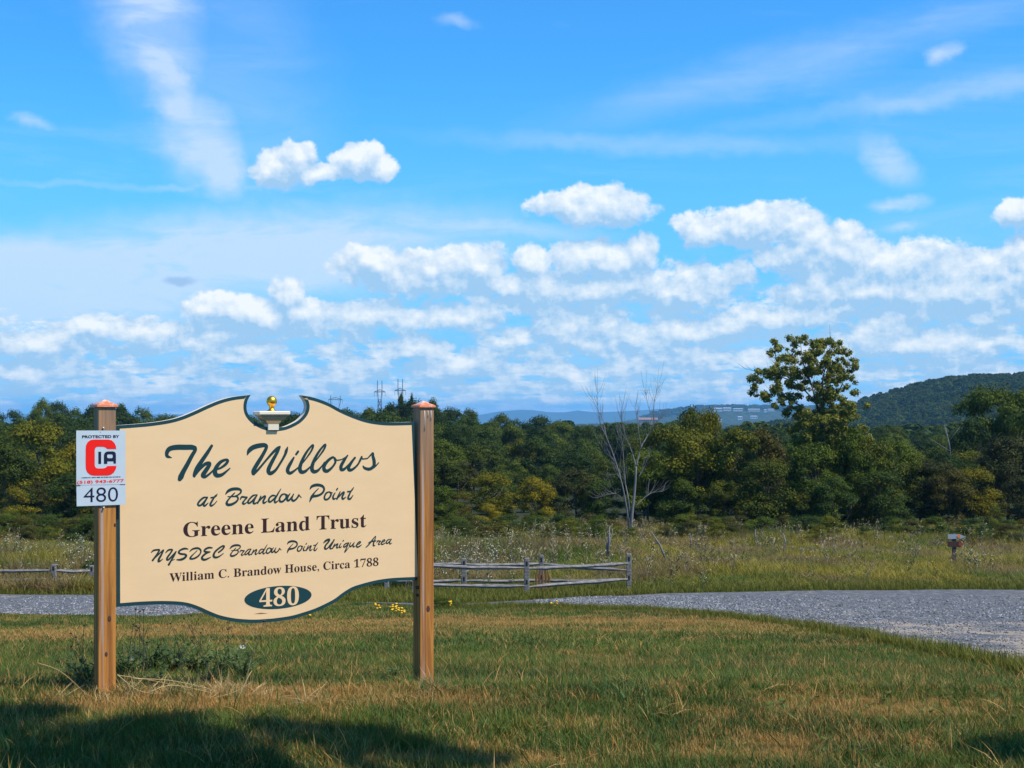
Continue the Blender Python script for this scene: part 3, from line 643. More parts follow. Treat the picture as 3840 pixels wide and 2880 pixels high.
scatter('shrubby_weeds', tall_w, np.stack([x, Z, G(x, Z)], 1), rng.uniform(0, 6.28, len(x)), s3, 'rank shrubby weeds running into the foot of the wood', .06, idx=ix, cat='weeds')
fl_p = [weed(1, 1., m_stem, m_white, 3, .024, n=2), weed(2, .9, m_stem, m_white, 4, .022, n=2), weed(3, 1.25, m_stem, m_cream, 4, .03, n=2), weed(4, 1.5, m_dry, m_cream, 5, .03, n=2), weed(5, .8, m_stem, m_yellow, 4, .02, n=2), weed(6, 1.2, m_dry, m_drydark, 3, .02, n=3)]
pts, idx = [], []
def cloud_of(px, py, sx_, sy_, n, kinds):
    for _ in range(n):
        u = random.gauss(px, sx_); v = random.gauss(py, sy_); v = max(v, 2005)
        X_, Z_ = gpx(u, v); pts.append((X_, Z_, float(G(X_, Z_)))); idx.append(random.choice(kinds))
for a in [(1830, 2115, 60, 26, 90, (0, 1)), (1700, 2140, 60, 30, 60, (0, 1, 2)), (320, 2120, 60, 40, 90, (2, 0, 1)), (100, 2110, 110, 40, 60, (2, 0)), (1700, 2060, 120, 20, 50, (3, 2)), (2000, 2050, 140, 20, 60, (3, 2)), (2180, 2020, 70, 14, 60, (3, 2)),
          (2300, 2030, 300, 18, 90, (3, 2, 5)), (2650, 2040, 200, 20, 60, (3, 2, 4)), (3150, 2015, 150, 16, 80, (3, 2)), (3500, 2030, 200, 22, 60, (3, 2)), (3650, 2140, 60, 12, 12, (0,)), (1950, 2120, 500, 50, 110, (4, 0, 2, 5)), (3000, 2100, 600, 50, 110, (4, 2, 5)), (380, 2180, 60, 20, 40, (0, 1)), (2500, 2080, 900, 40, 90, (3, 5))]: cloud_of(*a)
x, Z = fan(330, 46, 105, 1.); pts += list(np.stack([x, Z, G(x, Z)], 1)); idx += list(rng.choice([2, 3, 3, 4, 5, 5, 5], len(x)))
scatter('meadow_flowers', fl_p, np.array(pts), rng.uniform(0, 6.28, len(pts)), rng.uniform(.6, 1.15, len(pts)), 'white, cream and yellow wild flowers standing in the meadow', .1, idx=idx, cat='wild flowers')

# loose stones on the gravel
def stone(seed):
    bm = bmesh.new(); bmesh.ops.create_icosphere(bm, subdivisions=1, radius=1); r = random.Random(seed)
    for v in bm.verts: v.co *= r.uniform(.7, 1.25); v.co.z *= .6
    me = bpy.data.meshes.new('stone'); bm.to_mesh(me); bm.free(); return me
m_stone = material('stone', (.3, .32, .35), .85, fn=lambda g: g.mix(orand(g), (.045, .046, .049), (.33, .33, .33)))
sp = [stone(s) for s in range(4)]
for s in sp: s.materials.append(m_stone)
uu = np.concatenate([rng.uniform(2000, 4000, 15000), rng.uniform(-100, 1000, 3000)]); zn_, zf_ = road_span(uu); Z = zn_ + (np.minimum(zf_, 40) - zn_) * rng.random(18000) ** 1.5; x = (uu - HX) / F * Z
scatter('loose_gravel', sp, np.stack([x, Z, G(x, Z) + .04], 1), rng.uniform(0, 6.28, 18000), rng.uniform(.005, .013, 18000) * np.clip(Z / 14, .7, 2.2), 'loose grey and white stones lying on the driveway', .5, cat='gravel')

# ------------------------------------------------------------------ the welcome sign
TH = R(32); DV = Vector((math.cos(TH), math.sin(TH), 0)); NV = Vector((math.sin(TH), -math.cos(TH), 0))
L0 = Vector(((393 - HX) / F * 7.9, 7.9, 0))
sign = empty('welcome_sign', (L0.x, L0.y, 0), 'large cream wooden sign with green border and gold finial between two brown posts', 'sign', rz=TH)
def hit(px, py, off):                                  # picture point -> (s, z) on the sign plane moved off metres to the front
    d = Vector(((px - HX) / F, 1, (HY - py) / F)); o = Vector((0, 0, EYE)); p0 = L0 + NV * off
    t = (p0 - o).dot(NV) / d.dot(NV); q = o + d * t - p0
    return (q.dot(DV), (o + d * t).z)
def cr(pts, n=6, closed=False):                        # Catmull-Rom through points (any dimension)
    pts = [np.array(p, float) for p in pts]; out = []
    for i in range(len(pts) - 1):
        a = pts[max(i - 1, 0)]; b = pts[i]; c = pts[i + 1]; d = pts[min(i + 2, len(pts) - 1)]
        for k in range(n):
            t = k / n; out.append(.5 * (2 * b + (c - a) * t + (2 * a - 5 * b + 4 * c - d) * t * t + (3 * b - a - 3 * c + d) * t ** 3))
    out.append(pts[-1]); return out
def plate(name, loop, y0, y1, mat, parent, holes=(), mat_side=None):
    """polygon in (s, z), local y from y0 (front) to y1 (back)"""
    loops = [[Vector((a, 0, b)) for a, b in lp] for lp in (loop, *holes)]
    tris = geometry.tessellate_polygon(loops); flat = [p for lp in loops for p in lp]; n = len(flat)
    v = [(p.x, y0, p.z) for p in flat] + [(p.x, y1, p.z) for p in flat]
    f = []
    for t in tris:
        a, b, c = (flat[i] for i in t)
        nrm = (b - a).cross(c - a).y
        t = t if nrm < 0 else t[::-1]
        f += [t, tuple(i + n for i in reversed(t))]
    nf = len(f); k = 0
    for lp in loops:
        m_ = len(lp); ar = sum(lp[i].x * lp[(i + 1) % m_].z - lp[(i + 1) % m_].x * lp[i].z for i in range(m_))
        hole = k > 0
        for i in range(m_):
            a, b = k + i, k + (i + 1) % m_; q = (a, b, b + n, a + n)
            f.append(q if (ar < 0) != hole else q[::-1])
        k += m_
    me = mesh(name, v, f, mat)
    if mat_side: me.materials.append(mat_side); me.polygons.foreach_set('material_index', [0] * nf + [1] * (len(f) - nf))
    bm = bmesh.new(); bm.from_mesh(me); bmesh.ops.recalc_face_normals(bm, faces=bm.faces); bm.to_mesh(me); bm.free()
    return add(name, me, parent)
r1 = lambda X, Y: (240 + X / 3.072, 1440 + Y / 3.072)
r2 = lambda X, Y: (860 + X / 2.765, 1440 + Y / 2.765)
r3 = lambda X, Y: (380 + X / 2.765, 1900 + Y / 2.765)
r4 = lambda X, Y: (1000 + X / 3.253, 1900 + Y / 3.253)
BO = .012                                              # board front stands this far before the posts' centre line
H = lambda pts, off=BO: [hit(*p, off) for p in pts]
seg_tl = [r1(*p) for p in ((600, 476), (700, 471), (850, 460), (1000, 446), (1200, 416), (1350, 376), (1500, 315), (1650, 246), (1800, 186), (1950, 148), (2152, 124))]
seg_notch = [r2(*p) for p in ((222, 113), (190, 170), (178, 235), (190, 300), (230, 358), (290, 405), (370, 442), (460, 456), (560, 447), (640, 418), (720, 372), (780, 305), (800, 240), (788, 180), (745, 117))]
seg_tr = [r2(*p) for p in ((745, 117), (850, 135), (950, 165), (1050, 207), (1150, 262), (1280, 320), (1400, 362), (1500, 384), (1620, 397), (1750, 398), (1955, 392))]
seg_b = [r4(*p) for p in ((1880, 893), (1760, 898), (1600, 905), (1450, 918), (1300, 945), (1150, 985), (1050, 1020), (950, 1080), (850, 1155), (750, 1210), (600, 1280), (450, 1330), (300, 1372), (100, 1402))]
seg_b += [r3(*p) for p in ((1700, 1200), (1600, 1206), (1500, 1204), (1400, 1196), (1300, 1180), (1200, 1155), (1100, 1115), (1000, 1070), (900, 1036), (800, 1020), (650, 1014), (500, 1017), (350, 1025), (158, 1041))]
outer = []
for s_ in (seg_tl, seg_notch, seg_tr, seg_b):
    outer += [tuple(p) for p in cr(H(s_), 4)][:-1 if s_ is not seg_b else None]
clean = [outer[0]]
for p in outer[1:]:
    if math.dist(p, clean[-1]) > .004: clean.append(p)
outer = clean
def inset(loop, w):
    n = len(loop); ar = sum(loop[i][0] * loop[(i + 1) % n][1] - loop[(i + 1) % n][0] * loop[i][1] for i in range(n)); sg = 1 if ar > 0 else -1; out = []
    for i in range(n):
        a, b, c = (np.array(loop[j % n]) for j in (i - 1, i, i + 1)); d1_ = (b - a) / np.linalg.norm(b - a); d2_ = (c - b) / np.linalg.norm(c - b)
        n1 = np.array([-d1_[1], d1_[0]]) * sg; n2 = np.array([-d2_[1], d2_[0]]) * sg; m_ = n1 + n2; m_ = m_ / max(np.linalg.norm(m_), 1e-6)
        out.append(tuple(b + m_ * w / max(m_.dot(n1), .38)))
    return out
def paint(name, col, var=.06, rough=.45):
    return material(name, col, rough, spec=.4, fn=lambda g: g.mix(g.m('MULTIPLY', g.rng(g.noise(g.mapping(objc(g), scl=(1, 1, 3)), 2.5, 6, .65), .3, .75), 1.), tuple(c * (1 - var) for c in col), tuple(min(1, c * (1 + var)) for c in col)))
m_cr = paint('cream_paint', (.80, .54, .285), .03); m_gr = paint('dark_green_paint', (.008, .045, .050), .15); m_edge = material('board_edge', (.62, .56, .45), .8)
m_brn = material('brown_lettering', (.035, .013, .012), .5); m_gl = material('green_lettering', (.008, .040, .045), .45)
plate('board', outer, -BO, .03, m_gr, sign, mat_side=m_edge)
face = plate('panel', inset(outer, .0205), -BO - .0016, -BO + .002, m_cr, sign)
yl = -BO - .0016
# brush lettering: every stroke a flat ribbon of changing width
def strokes_obj(name, strokes, mat, dz=.0005, parent=sign, xf=None):
    V, Fl = [], []
    lift = 0
    for st in strokes:
        ws = [w for (_, _, w) in st]; pts = H([(x, y) for x, y, w in st])
        if xf: pts = [xf(p) for p in pts]
        wscale = (1 / 640.) * (xf.k if xf else 1)
        c = cr([(p[0], p[1], w * wscale) for p, w in zip(pts, ws)], 7); n = len(c); base = len(V); lift += .00006
        for i, q in enumerate(c):
            a = c[max(i - 1, 0)]; b = c[min(i + 1, n - 1)]; d = np.array([b[0] - a[0], b[1] - a[1]]); d = d / (np.linalg.norm(d) + 1e-9)
            nx, nz = -d[1], d[0]; w = max(q[2], .0006); y = yl - dz - lift - i * .00001
            V += [(q[0] + nx * w, y, q[1] + nz * w), (q[0] - nx * w, y, q[1] - nz * w)]
        for i in range(n - 1): Fl.append((base + 2 * i, base + 2 * i + 1, base + 2 * i + 3, base + 2 * i + 2))
        for e, sg in ((0, -1), (n - 1, 1)):             # round ends
            q = c[e]; o_ = c[1] if e == 0 else c[n - 2]; d = np.array([q[0] - o_[0], q[1] - o_[1]]); d = d / (np.linalg.norm(d) + 1e-9); w = max(q[2], .0006); y = V[base + 2 * e][1] - .000004
            bb = len(V); V.append((q[0], y, q[1]))
            for k in range(9):
                a = -math.pi / 2 + math.pi * k / 8; V.append((q[0] + (d[0] * math.cos(a) - d[1] * math.sin(a)) * w, y, q[1] + (d[1] * math.cos(a) + d[0] * math.sin(a)) * w))
            Fl += [(bb, bb + 1 + k, bb + 2 + k) for k in range(8)]
    return add(name, mesh(name, V, Fl, mat), parent)
def S(f, w, *pts, ws=None, k=1.):                      # one stroke; f maps zoomed to photograph pixels
    out = []
    for i, p in enumerate(pts):
        ww = (p[2] if len(p) > 2 else w) * k
        x, y = f(p[0], p[1]); out.append((x, y, ww))
    return out
q1, q2 = 1 / 3.072 / 2, 1 / 2.765 / 2
A_ = lambda w, *p: S(r1, w, *p, k=q1)
B_ = lambda w, *p: S(r2, w, *p, k=q2)
the = [A_(60, (1238, 848, 10), (1200, 838, 34), (1183, 820, 40), (1190, 775, 50), (1225, 742, 56), (1300, 728, 60), (1400, 728, 60), (1470, 728, 58), (1505, 738, 50)),
       A_(54, (1505, 735, 50), (1508, 765, 44), (1470, 830, 48), (1420, 925, 52), (1370, 1015, 58), (1345, 1070, 66), (1333, 1095, 50)),
       A_(48, (1700, 712, 34), (1655, 785, 44), (1590, 880, 50), (1530, 975, 54), (1502, 1045, 44), (1500, 1062, 30)),
       A_(46, (1505, 1060, 20), (1560, 985, 30), (1620, 925, 40), (1668, 912, 44), (1672, 935, 46), (1630, 1000, 54), (1600, 1050, 54), (1625, 1068, 34), (1680, 1030, 24), (1735, 975, 18)),
       A_(46, (1745, 985, 22), (1800, 968, 26), (1860, 925, 34), (1885, 885, 34), (1862, 872, 30), (1800, 900, 40), (1750, 965, 50), (1738, 1020, 54), (1762, 1052, 50), (1815, 1045, 38), (1870, 1005, 24), (1910, 970, 14))]
wil = [B_(40, (185, 735, 12), (205, 690, 46), (250, 655, 52), (320, 637, 50), (370, 635, 44), (382, 660, 38), (345, 735, 40), (290, 825, 46), (250, 895, 46), (248, 925, 40)),
       B_(34, (250, 932, 34), (300, 885, 26), (380, 790, 24), (450, 710, 30), (500, 665, 34), (520, 655, 26)),
       B_(38, (522, 650, 22), (500, 700, 34), (450, 790, 42), (410, 870, 46), (405, 910, 44), (430, 925, 42), (480, 890, 30), (530, 815, 26), (575, 735, 30), (590, 690, 34), (602, 655, 14)),
       B_(30, (692, 728, 26), (712, 700, 26)),
       B_(36, (668, 762, 20), (640, 810, 36), (608, 870, 42), (605, 908, 40), (635, 922, 34), (690, 885, 20), (745, 835, 14)),
       B_(36, (745, 835, 14), (800, 765, 18), (850, 690, 24), (868, 640, 24), (852, 640, 22), (800, 705, 28), (755, 790, 36), (730, 870, 44), (745, 910, 42), (785, 905, 32), (830, 865, 18), (870, 825, 14)),
       B_(36, (870, 825, 14), (925, 755, 18), (975, 685, 24), (996, 635, 24), (980, 635, 22), (928, 700, 28), (880, 785, 36), (855, 865, 44), (870, 905, 42), (910, 900, 32), (950, 860, 18), (985, 810, 14)),
       B_(36, (1095, 775, 20), (1070, 760, 26), (1020, 795, 34), (982, 850, 40), (985, 892, 42), (1018, 900, 36), (1065, 862, 26), (1098, 810, 26), (1092, 770, 24), (1112, 788, 14), (1160, 782, 12), (1200, 760, 12)),
       B_(36, (1225, 740, 18), (1190, 790, 34), (1158, 848, 40), (1160, 885, 38), (1190, 882, 30), (1240, 832, 20), (1300, 765, 26)),
       B_(36, (1302, 762, 20), (1262, 815, 34), (1235, 865, 40), (1245, 890, 38), (1280, 882, 28), (1330, 835, 22), (1362, 775, 26), (1372, 752, 18), (1380, 775, 14), (1430, 770, 12)),
       B_(34, (1430, 772, 12), (1470, 730, 20), (1487, 718, 26), (1488, 750, 34), (1500, 800, 40), (1495, 850, 38), (1455, 880, 34), (1405, 872, 28), (1385, 850, 14)),
       B_(24, (1440, 890, 22), (1500, 862, 20), (1548, 815, 10))]
strokes_obj('lettering', the, m_gl); strokes_obj('lettering', wil, m_gl)
fz = lambda X, Y: (720 + X / 3.511, 1790 + Y / 3.511)
q3 = 1.12 / 3.511 / 2
C_ = lambda w, *p: S(fz, w, *p, k=q3)
at_ = [C_(24, (190, 262, 14), (150, 268), (100, 310), (76, 350), (90, 370), (120, 362), (165, 315), (198, 265, 16)), C_(24, (198, 265), (165, 325), (150, 362), (168, 374), (210, 338, 12)),
       C_(24, (308, 238, 16), (265, 305), (240, 355, 26), (255, 374, 24), (295, 348, 14), (326, 312, 10)), C_(20, (250, 268), (295, 258), (318, 240), (330, 216, 8))]
brandow = [C_(34, (442, 220, 14), (475, 180, 34), (530, 155, 38), (600, 152, 36), (640, 168, 26), (638, 202, 22), (590, 238, 18), (535, 252, 16), (470, 252, 10)),
           C_(20, (560, 205, 14), (530, 235), (480, 290), (455, 335, 30), (470, 360, 34), (520, 355, 32), (575, 325, 26), (605, 285, 22), (590, 252, 20), (540, 250, 14)),
           C_(20, (635, 290, 14), (655, 258, 24), (700, 262, 22), (722, 264), (690, 300), (668, 335, 26), (685, 350, 20), (725, 325, 10)),
           C_(22, (842, 230, 14), (800, 242), (752, 290), (735, 326, 26), (755, 338), (800, 302), (852, 234, 14)), C_(22, (852, 234), (822, 292), (808, 334, 26), (826, 345), (862, 322, 10)),
           C_(22, (905, 248, 16), (885, 295), (862, 338)), C_(22, (866, 332, 12), (912, 278), (955, 246, 22), (962, 262), (938, 308, 26), (945, 338, 24), (985, 314, 10)),
           C_(22, (1102, 244, 14), (1060, 238), (1020, 268), (1008, 308, 26), (1028, 322), (1072, 288), (1112, 240, 14)), C_(22, (1168, 152, 10), (1122, 228), (1088, 298), (1096, 330, 24), (1136, 304, 10)),
           C_(24, (1215, 216, 16), (1178, 232), (1152, 276), (1158, 314, 26), (1192, 316, 24), (1234, 274), (1240, 236), (1216, 216, 14), (1262, 232, 9)),
           C_(24, (1288, 214, 14), (1258, 262), (1252, 298, 26), (1280, 298), (1328, 234, 16)), C_(24, (1335, 220, 16), (1312, 276), (1330, 308, 26), (1370, 286, 22), (1402, 240), (1402, 226, 14), (1438, 266, 8))]
point = [C_(34, (1552, 156, 12), (1578, 118, 34), (1640, 100, 38), (1708, 112, 34), (1738, 152, 28), (1716, 204, 28), (1660, 238, 30), (1578, 250, 36)), C_(24, (1662, 148, 12), (1612, 200, 18), (1572, 262, 34), (1548, 322, 12)),
         C_(24, (1806, 190, 16), (1766, 208), (1742, 256), (1752, 290, 26), (1790, 284, 24), (1824, 240), (1826, 206), (1806, 190, 14), (1850, 204, 9)),
         C_(24, (1882, 204, 14), (1856, 250), (1862, 284, 26), (1896, 274, 10)), C_(20, (1902, 166), (1914, 146)),
         C_(22, (1950, 188, 14), (1925, 240), (1906, 286)), C_(22, (1908, 284, 12), (1958, 226), (1994, 194, 22), (1998, 212), (1976, 256, 26), (1986, 284, 24), (2024, 258, 10)),
         C_(24, (2096, 176, 16), (2066, 232), (2054, 276, 26), (2082, 282, 24), (2118, 236, 10)), C_(20, (2048, 188), (2088, 182), (2110, 158), (2128, 130, 8))]
[strokes_obj('lettering', w_, m_gl) for w_ in (at_, brandow, point)]
fb = lambda X, Y: (550 + X / 4.424, 1990 + Y / 4.424); fc = lambda X, Y: (1030 + X / 4.706, 1990 + Y / 4.706)
D_ = lambda w, *p: S(fb, w, *p, k=1.12 / 4.424 / 2)
E_ = lambda w, *p: S(fc, w, *p, k=1.12 / 4.706 / 2)
nys = [D_(26, (75, 362, 12), (112, 328), (182, 316), (208, 324), (170, 390), (128, 450), (98, 490, 30)), D_(20, (100, 488, 14), (180, 408), (245, 345), (275, 324, 26), (240, 400, 30), (202, 470, 34), (196, 508, 30), (225, 500), (265, 468, 10)),
       D_(26, (312, 368, 12), (352, 326), (400, 312), (422, 322), (388, 378), (344, 440, 30), (334, 478), (362, 478), (420, 420), (482, 350, 22)), D_(26, (486, 345, 18), (452, 415), (402, 498), (366, 562, 34)), D_(16, (410, 498), (465, 472, 8)),
       D_(28, (684, 304, 16), (625, 296, 30), (560, 320), (530, 354), (558, 382), (628, 390), (655, 415, 32), (620, 455, 34), (562, 478, 32), (498, 480, 14)),
       D_(26, (712, 346, 12), (760, 304), (838, 288, 30), (888, 312), (894, 362, 22), (850, 422), (782, 460), (728, 464, 26), (726, 440), (785, 376, 14), (835, 328, 12)),
       D_(28, (1084, 284, 20), (1022, 282, 30), (962, 314), (968, 346), (1050, 350, 16)), D_(28, (1050, 352, 16), (982, 376), (922, 430, 32), (922, 468, 34), (972, 478, 30), (1060, 438, 12)),
       D_(26, (1192, 358, 24), (1252, 310), (1284, 264), (1262, 252), (1200, 288), (1132, 350, 30), (1108, 410, 34), (1132, 440, 30), (1192, 430, 22), (1272, 374, 10))]
uni = [E_(30, (858, 218, 12), (900, 178, 36), (958, 154, 36), (952, 190), (902, 250), (882, 300, 34), (896, 322), (932, 308, 22), (990, 240), (1046, 164, 18)), E_(26, (1046, 160), (1012, 228), (976, 290, 30), (988, 320), (1024, 298, 10)),
       E_(22, (1062, 230, 14), (1040, 270), (1020, 312)), E_(22, (1026, 304, 12), (1072, 254), (1112, 232), (1096, 272, 26), (1096, 304, 24), (1128, 288, 10)),
       E_(22, (1168, 225, 14), (1142, 268), (1146, 298, 24), (1180, 278, 10)), E_(20, (1202, 184), (1212, 172)),
       E_(22, (1294, 214, 14), (1250, 228), (1216, 266), (1222, 288, 24), (1252, 274), (1304, 214, 14)), E_(22, (1304, 214), (1272, 290), (1240, 360), (1238, 374), (1270, 340, 14), (1310, 290, 8)),
       E_(22, (1342, 210, 14), (1322, 250), (1328, 278, 24), (1352, 268), (1404, 205, 12)), E_(22, (1404, 205, 14), (1382, 250), (1388, 284, 24), (1420, 268, 10)),
       E_(20, (1448, 248, 12), (1490, 228), (1514, 202), (1496, 192), (1460, 222), (1442, 264, 26), (1460, 288, 24), (1500, 270), (1534, 244, 8)),
       E_(24, (1608, 292, 16), (1662, 240), (1722, 162), (1778, 94, 12), (1768, 150, 20), (1742, 220, 26), (1742, 262, 26), (1770, 256, 10)), E_(22, (1648, 218, 12), (1700, 192, 26), (1784, 180, 20)),
       E_(20, (1800, 216, 12), (1816, 182, 24), (1850, 182), (1866, 186), (1836, 216), (1832, 244, 22), (1864, 232, 8)),
       E_(20, (1880, 208, 12), (1924, 192), (1944, 168), (1926, 160), (1892, 190), (1880, 228, 24), (1904, 240, 22), (1962, 208, 10)),
       E_(22, (2034, 148, 14), (1992, 166), (1966, 204, 24), (1980, 224), (2012, 204), (2054, 150, 14)), E_(22, (2054, 150), (2028, 200), (2032, 234, 22), (2068, 214, 8))]
class XF:                                              # copies a word of the second line, smaller, into the fourth
    def __init__(s, a0, a1, b0, b1):
        (s.x0, s.z0), (s.x1, _) = hit(*a0, BO), hit(*a1, BO); (s.X0, s.Z0), (s.X1, _) = hit(*b0, BO), hit(*b1, BO); s.k = (s.X1 - s.X0) / (s.x1 - s.x0)
    def __call__(s, p): return (s.X0 + (p[0] - s.x0) * s.k, s.Z0 + (p[1] - s.z0) * s.k)
m_gl2 = material('dark_script_lettering', (.016, .032, .030), .5)
strokes_obj('lettering', nys, m_gl2); strokes_obj('lettering', uni[:12], m_gl2); strokes_obj('lettering', uni[12:], m_gl2)
strokes_obj('lettering', brandow, m_gl2, xf=XF(fz(445, 370), fz(1435, 302), fb(1382, 428), fc(112, 385)))
strokes_obj('lettering', point, m_gl2, xf=XF(fz(1548, 322), fz(2128, 282), fc(218, 392), fc(762, 345)))
def bold(t):
    r = ''
    for ch in t:
        o = ord(ch); r += chr(0x1D400 + o - 65) if 'A' <= ch <= 'Z' else chr(0x1D41A + o - 97) if 'a' <= ch <= 'z' else chr(0x1D7CE + o - 48) if '0' <= ch <= '9' else ch
    return r
def text(name, body, p0, p1, hgt, mat, parent, off, y, serif=True, extra=0., thick=0.):
    """text stretched between two picture points on its baseline; hgt = picture height of its capitals in pixels"""
    cu = bpy.data.curves.new(name, 'FONT'); cu.body = bold(body) if serif else body; cu.size = 1; cu.offset = extra; cu.resolution_u = 4; cu.space_character = 1 + thick
    ob = bpy.data.objects.new(name, cu); COL.objects.link(ob); dg_ = bpy.context.evaluated_depsgraph_get(); dg_.update()
    me = bpy.data.meshes.new_from_object(ob.evaluated_get(dg_)); bpy.data.objects.remove(ob); bpy.data.curves.remove(cu)
    co = np.empty(len(me.vertices) * 3, np.float32); me.vertices.foreach_get('co', co); co = co.reshape(-1, 3)
    a = hit(*p0, off); b = hit(*p1, off); x0, x1 = co[:, 0].min(), co[:, 0].max(); cap = .66 if serif else .7
    hz_ = hit(p0[0], p0[1] - hgt, off)[1] - a[1]; t = (co[:, 0] - x0) / (x1 - x0)
    out = np.stack([a[0] + t * (b[0] - a[0]), np.full(len(t), y), a[1] + t * (b[1] - a[1]) + co[:, 1] / cap * hz_], 1)
    me.vertices.foreach_set('co', out.astype(np.float32).ravel()); me.materials.clear(); me.materials.append(mat); me.name = name; me.update()
    return add(name, me, parent)
text('lettering', 'Greene Land Trust', (687, 2014), (1373, 1976), 53, m_brn, sign, BO, yl - .0008)
text('lettering', 'William C. Brandow House, Circa 1788', (635, 2182), (1419, 2121), 31, m_brn, sign, BO, yl - .0008)
cxs, czs = hit(1043.6, 2240, BO); a_ = (hit(1169.5, 2240, BO)[0] - hit(917.8, 2240, BO)[0]) / 2
oval = plate('number_oval', [(cxs + a_ * math.cos(t), czs + .0695 * math.sin(t)) for t in [2 * math.pi * k / 64 for k in range(64)]], yl - .0009, yl + .0005, m_gr, sign)
dig = text('digits', '480', (972, 2276), (1120, 2267), 64, m_cr, sign, BO, yl - .0016); dig.parent = oval
sc0 = hit(952, 2302, BO); sc1 = hit(1004, 2300, BO)
plate('scuff_mark', [(sc0[0], sc0[1]), ((sc0[0] + sc1[0]) / 2, sc0[1] - .004), sc1, ((sc0[0] + sc1[0]) / 2, sc0[1] + .004)], yl - .0006, yl + .0003, material('rust_scuff', (.25, .11, .06), .9), sign)

# posts with copper caps
def wood(g):
    o = objc(g); r = orand(g); x, y, z = g.sep(o)
    n = g.noise(g.mapping(g.v('ADD', o, g.com(g.m('MULTIPLY', r, 9), 0., 0.)), scl=(14, 14, .55)), 2.2, 7, .65, .6)
    c = g.mix(g.rng(n, .32, .66), (.52, .215, .042), (.24, .085, .018))
    n2 = g.noise(g.mapping(o, scl=(40, 40, .8)), 2., 4, .6)
    c = g.mix(g.rng(n2, .55, .75, 0, .5), c, (.28, .16, .075))
    wz = g.rng(g.m('ADD', z, g.m('MULTIPLY', n, 1.2)), 1.5, 2.2)
    c = g.mix(g.m('MULTIPLY', wz, .6), c, g.mix(n, (.30, .25, .20), (.15, .12, .09)))
    gs = g.noise(g.mapping(o, scl=(24, 24, .35), loc=(3, 1, 0)), 1.4, 3, .5)
    return g.mix(g.rng(gs, .60, .68, 0, .7), c, (.36, .34, .33))
m_wood = material('post_wood', (.3, .15, .05), .75, spec=.25, fn=wood, bump=(lambda g: g.noise(g.mapping(objc(g), scl=(30, 30, .8)), 2., 5, .6), .35, .004))
m_copper = material('copper_cap', (.62, .22, .12), .45, metal=.25, fn=lambda g: g.mix(g.rng(g.noise(objc(g), 22., 4, .6), .52, .66), (.62, .19, .085), (.72, .50, .38)))
m_knot = material('wood_knot', (.07, .035, .02), .8)
m_steel = material('screw_steel', (.75, .75, .75), .35, metal=.8); m_lag = material('rusty_lag_bolt', (.06, .03, .025), .7, metal=.3)
POSTS = (0., 2.058)
for k, s in enumerate(POSTS):
    p = L0 + DV * s; gz = float(G(p.x, p.y)); hw = .0495
    b = MB().loft([(hw, hw, gz - .25), (hw, hw, gz + .4), (hw * 1.005, hw, 1.0), (hw, hw, 1.628)]); me = bevel(b.mesh('post', m_wood), .004)
    po = add('post', me, sign, (s, 0, 0))
    h2 = .058; b = MB().loft([(h2, h2, 1.620), (h2 + .002, h2 + .002, 1.622), (h2, h2, 1.633), (h2 - .004, h2 - .004, 1.636), (.026, .026, 1.650), (.012, .012, 1.660), (.002, .002, 1.664)])
    add('post_cap', b.mesh('post_cap', m_copper), po)
    for (zk, xk, rk) in (((.32, .008, .012),) if k else ((.42, .012, .010), (.22, -.006, .008), (.95, .043, .006))):
        kb = MB(); kb.lathe([(.0001, 0), (rk * .7, 0.0005), (rk, -.001), (rk * 1.1, -.003)], 10)
        me = kb.mesh('knot', m_knot, True)
        for v in me.vertices: x_, y_, z_ = v.co; v.co = (xk + x_, -hw - .0012 - z_ * .3, zk + y_ * 1.7)
        add('knot', me, po)
    if k == 1:                                         # pale resin drips under the cap
        for (xd, z0_, l) in ((-.018, 1.60, .13), (.028, 1.60, .06), (.006, 1.60, .04)):
            d = MB().tube([(xd, -hw - .001, z0_), (xd + .002, -hw - .001, z0_ - l * .5), (xd - .002, -hw - .001, z0_ - l)], [.0025, .002, .0035], 6); add('resin_drip', d.mesh('resin_drip', material('pale_resin', (.62, .56, .50), .5), True), po)
        add('hanger_bolt', MB().tube([(-hw - .012, -.02, .46), (-hw + .002, -.02, .46)], .012, 8).mesh('hanger_bolt', m_lag), po)
        add('hanger_bolt', MB().tube([(-hw - .012, -.02, .41), (-hw + .002, -.02, .41)], .009, 8).mesh('hanger_bolt', m_lag), po)
# rail hidden behind the board
add('back_rail', MB().box(.0505, 2.007, .031, .049, 1.1, 1.19).mesh('back_rail', m_wood), sign)

# finial in the notch
m_fin = material('finial_cream', (.76, .66, .50), .5); m_gold = material('gold_leaf', (.95, .58, .12), .38, metal=1., fn=lambda g: g.mix(g.noise(objc(g), 60., 4, .6), (1., .56, .08), (.80, .36, .03)))
m_shd = material('finial_tan_shaded', (.40, .27, .14), .55)  # darker tan copy of the finial cream; shade under the slab put into the colour
fs, fz0 = hit(860 + 468 / 2.765, 1440 + 320 / 2.765, BO + .03)
fin = add('finial', MB().loft([(.095, .050, 0), (.099, .054, .004), (.099, .054, .018), (.094, .049, .0225)]).mesh('finial', m_fin), sign, (fs, .002, fz0))
add('pedestal', MB().loft([(.036, .028, -.056), (.040, .030, -.050), (.050, .033, -.036), (.072, .038, -.026), (.076, .040, -.0195), (.076, .040, -.011), (.088, .045, -.0085), (.088, .045, -.0005)]).mesh('pedestal', m_shd), fin)
add('bracket', MB().loft([(.034, .030, -.092), (.034, .031, -.0565)], cy=0).mesh('bracket', m_fin), fin)
prof = [(.0001, .108)]
prof = [(.032 * math.sin(a), .083 + .032 * math.cos(a)) for a in [math.pi * k / 18 for k in range(1, 16)]]
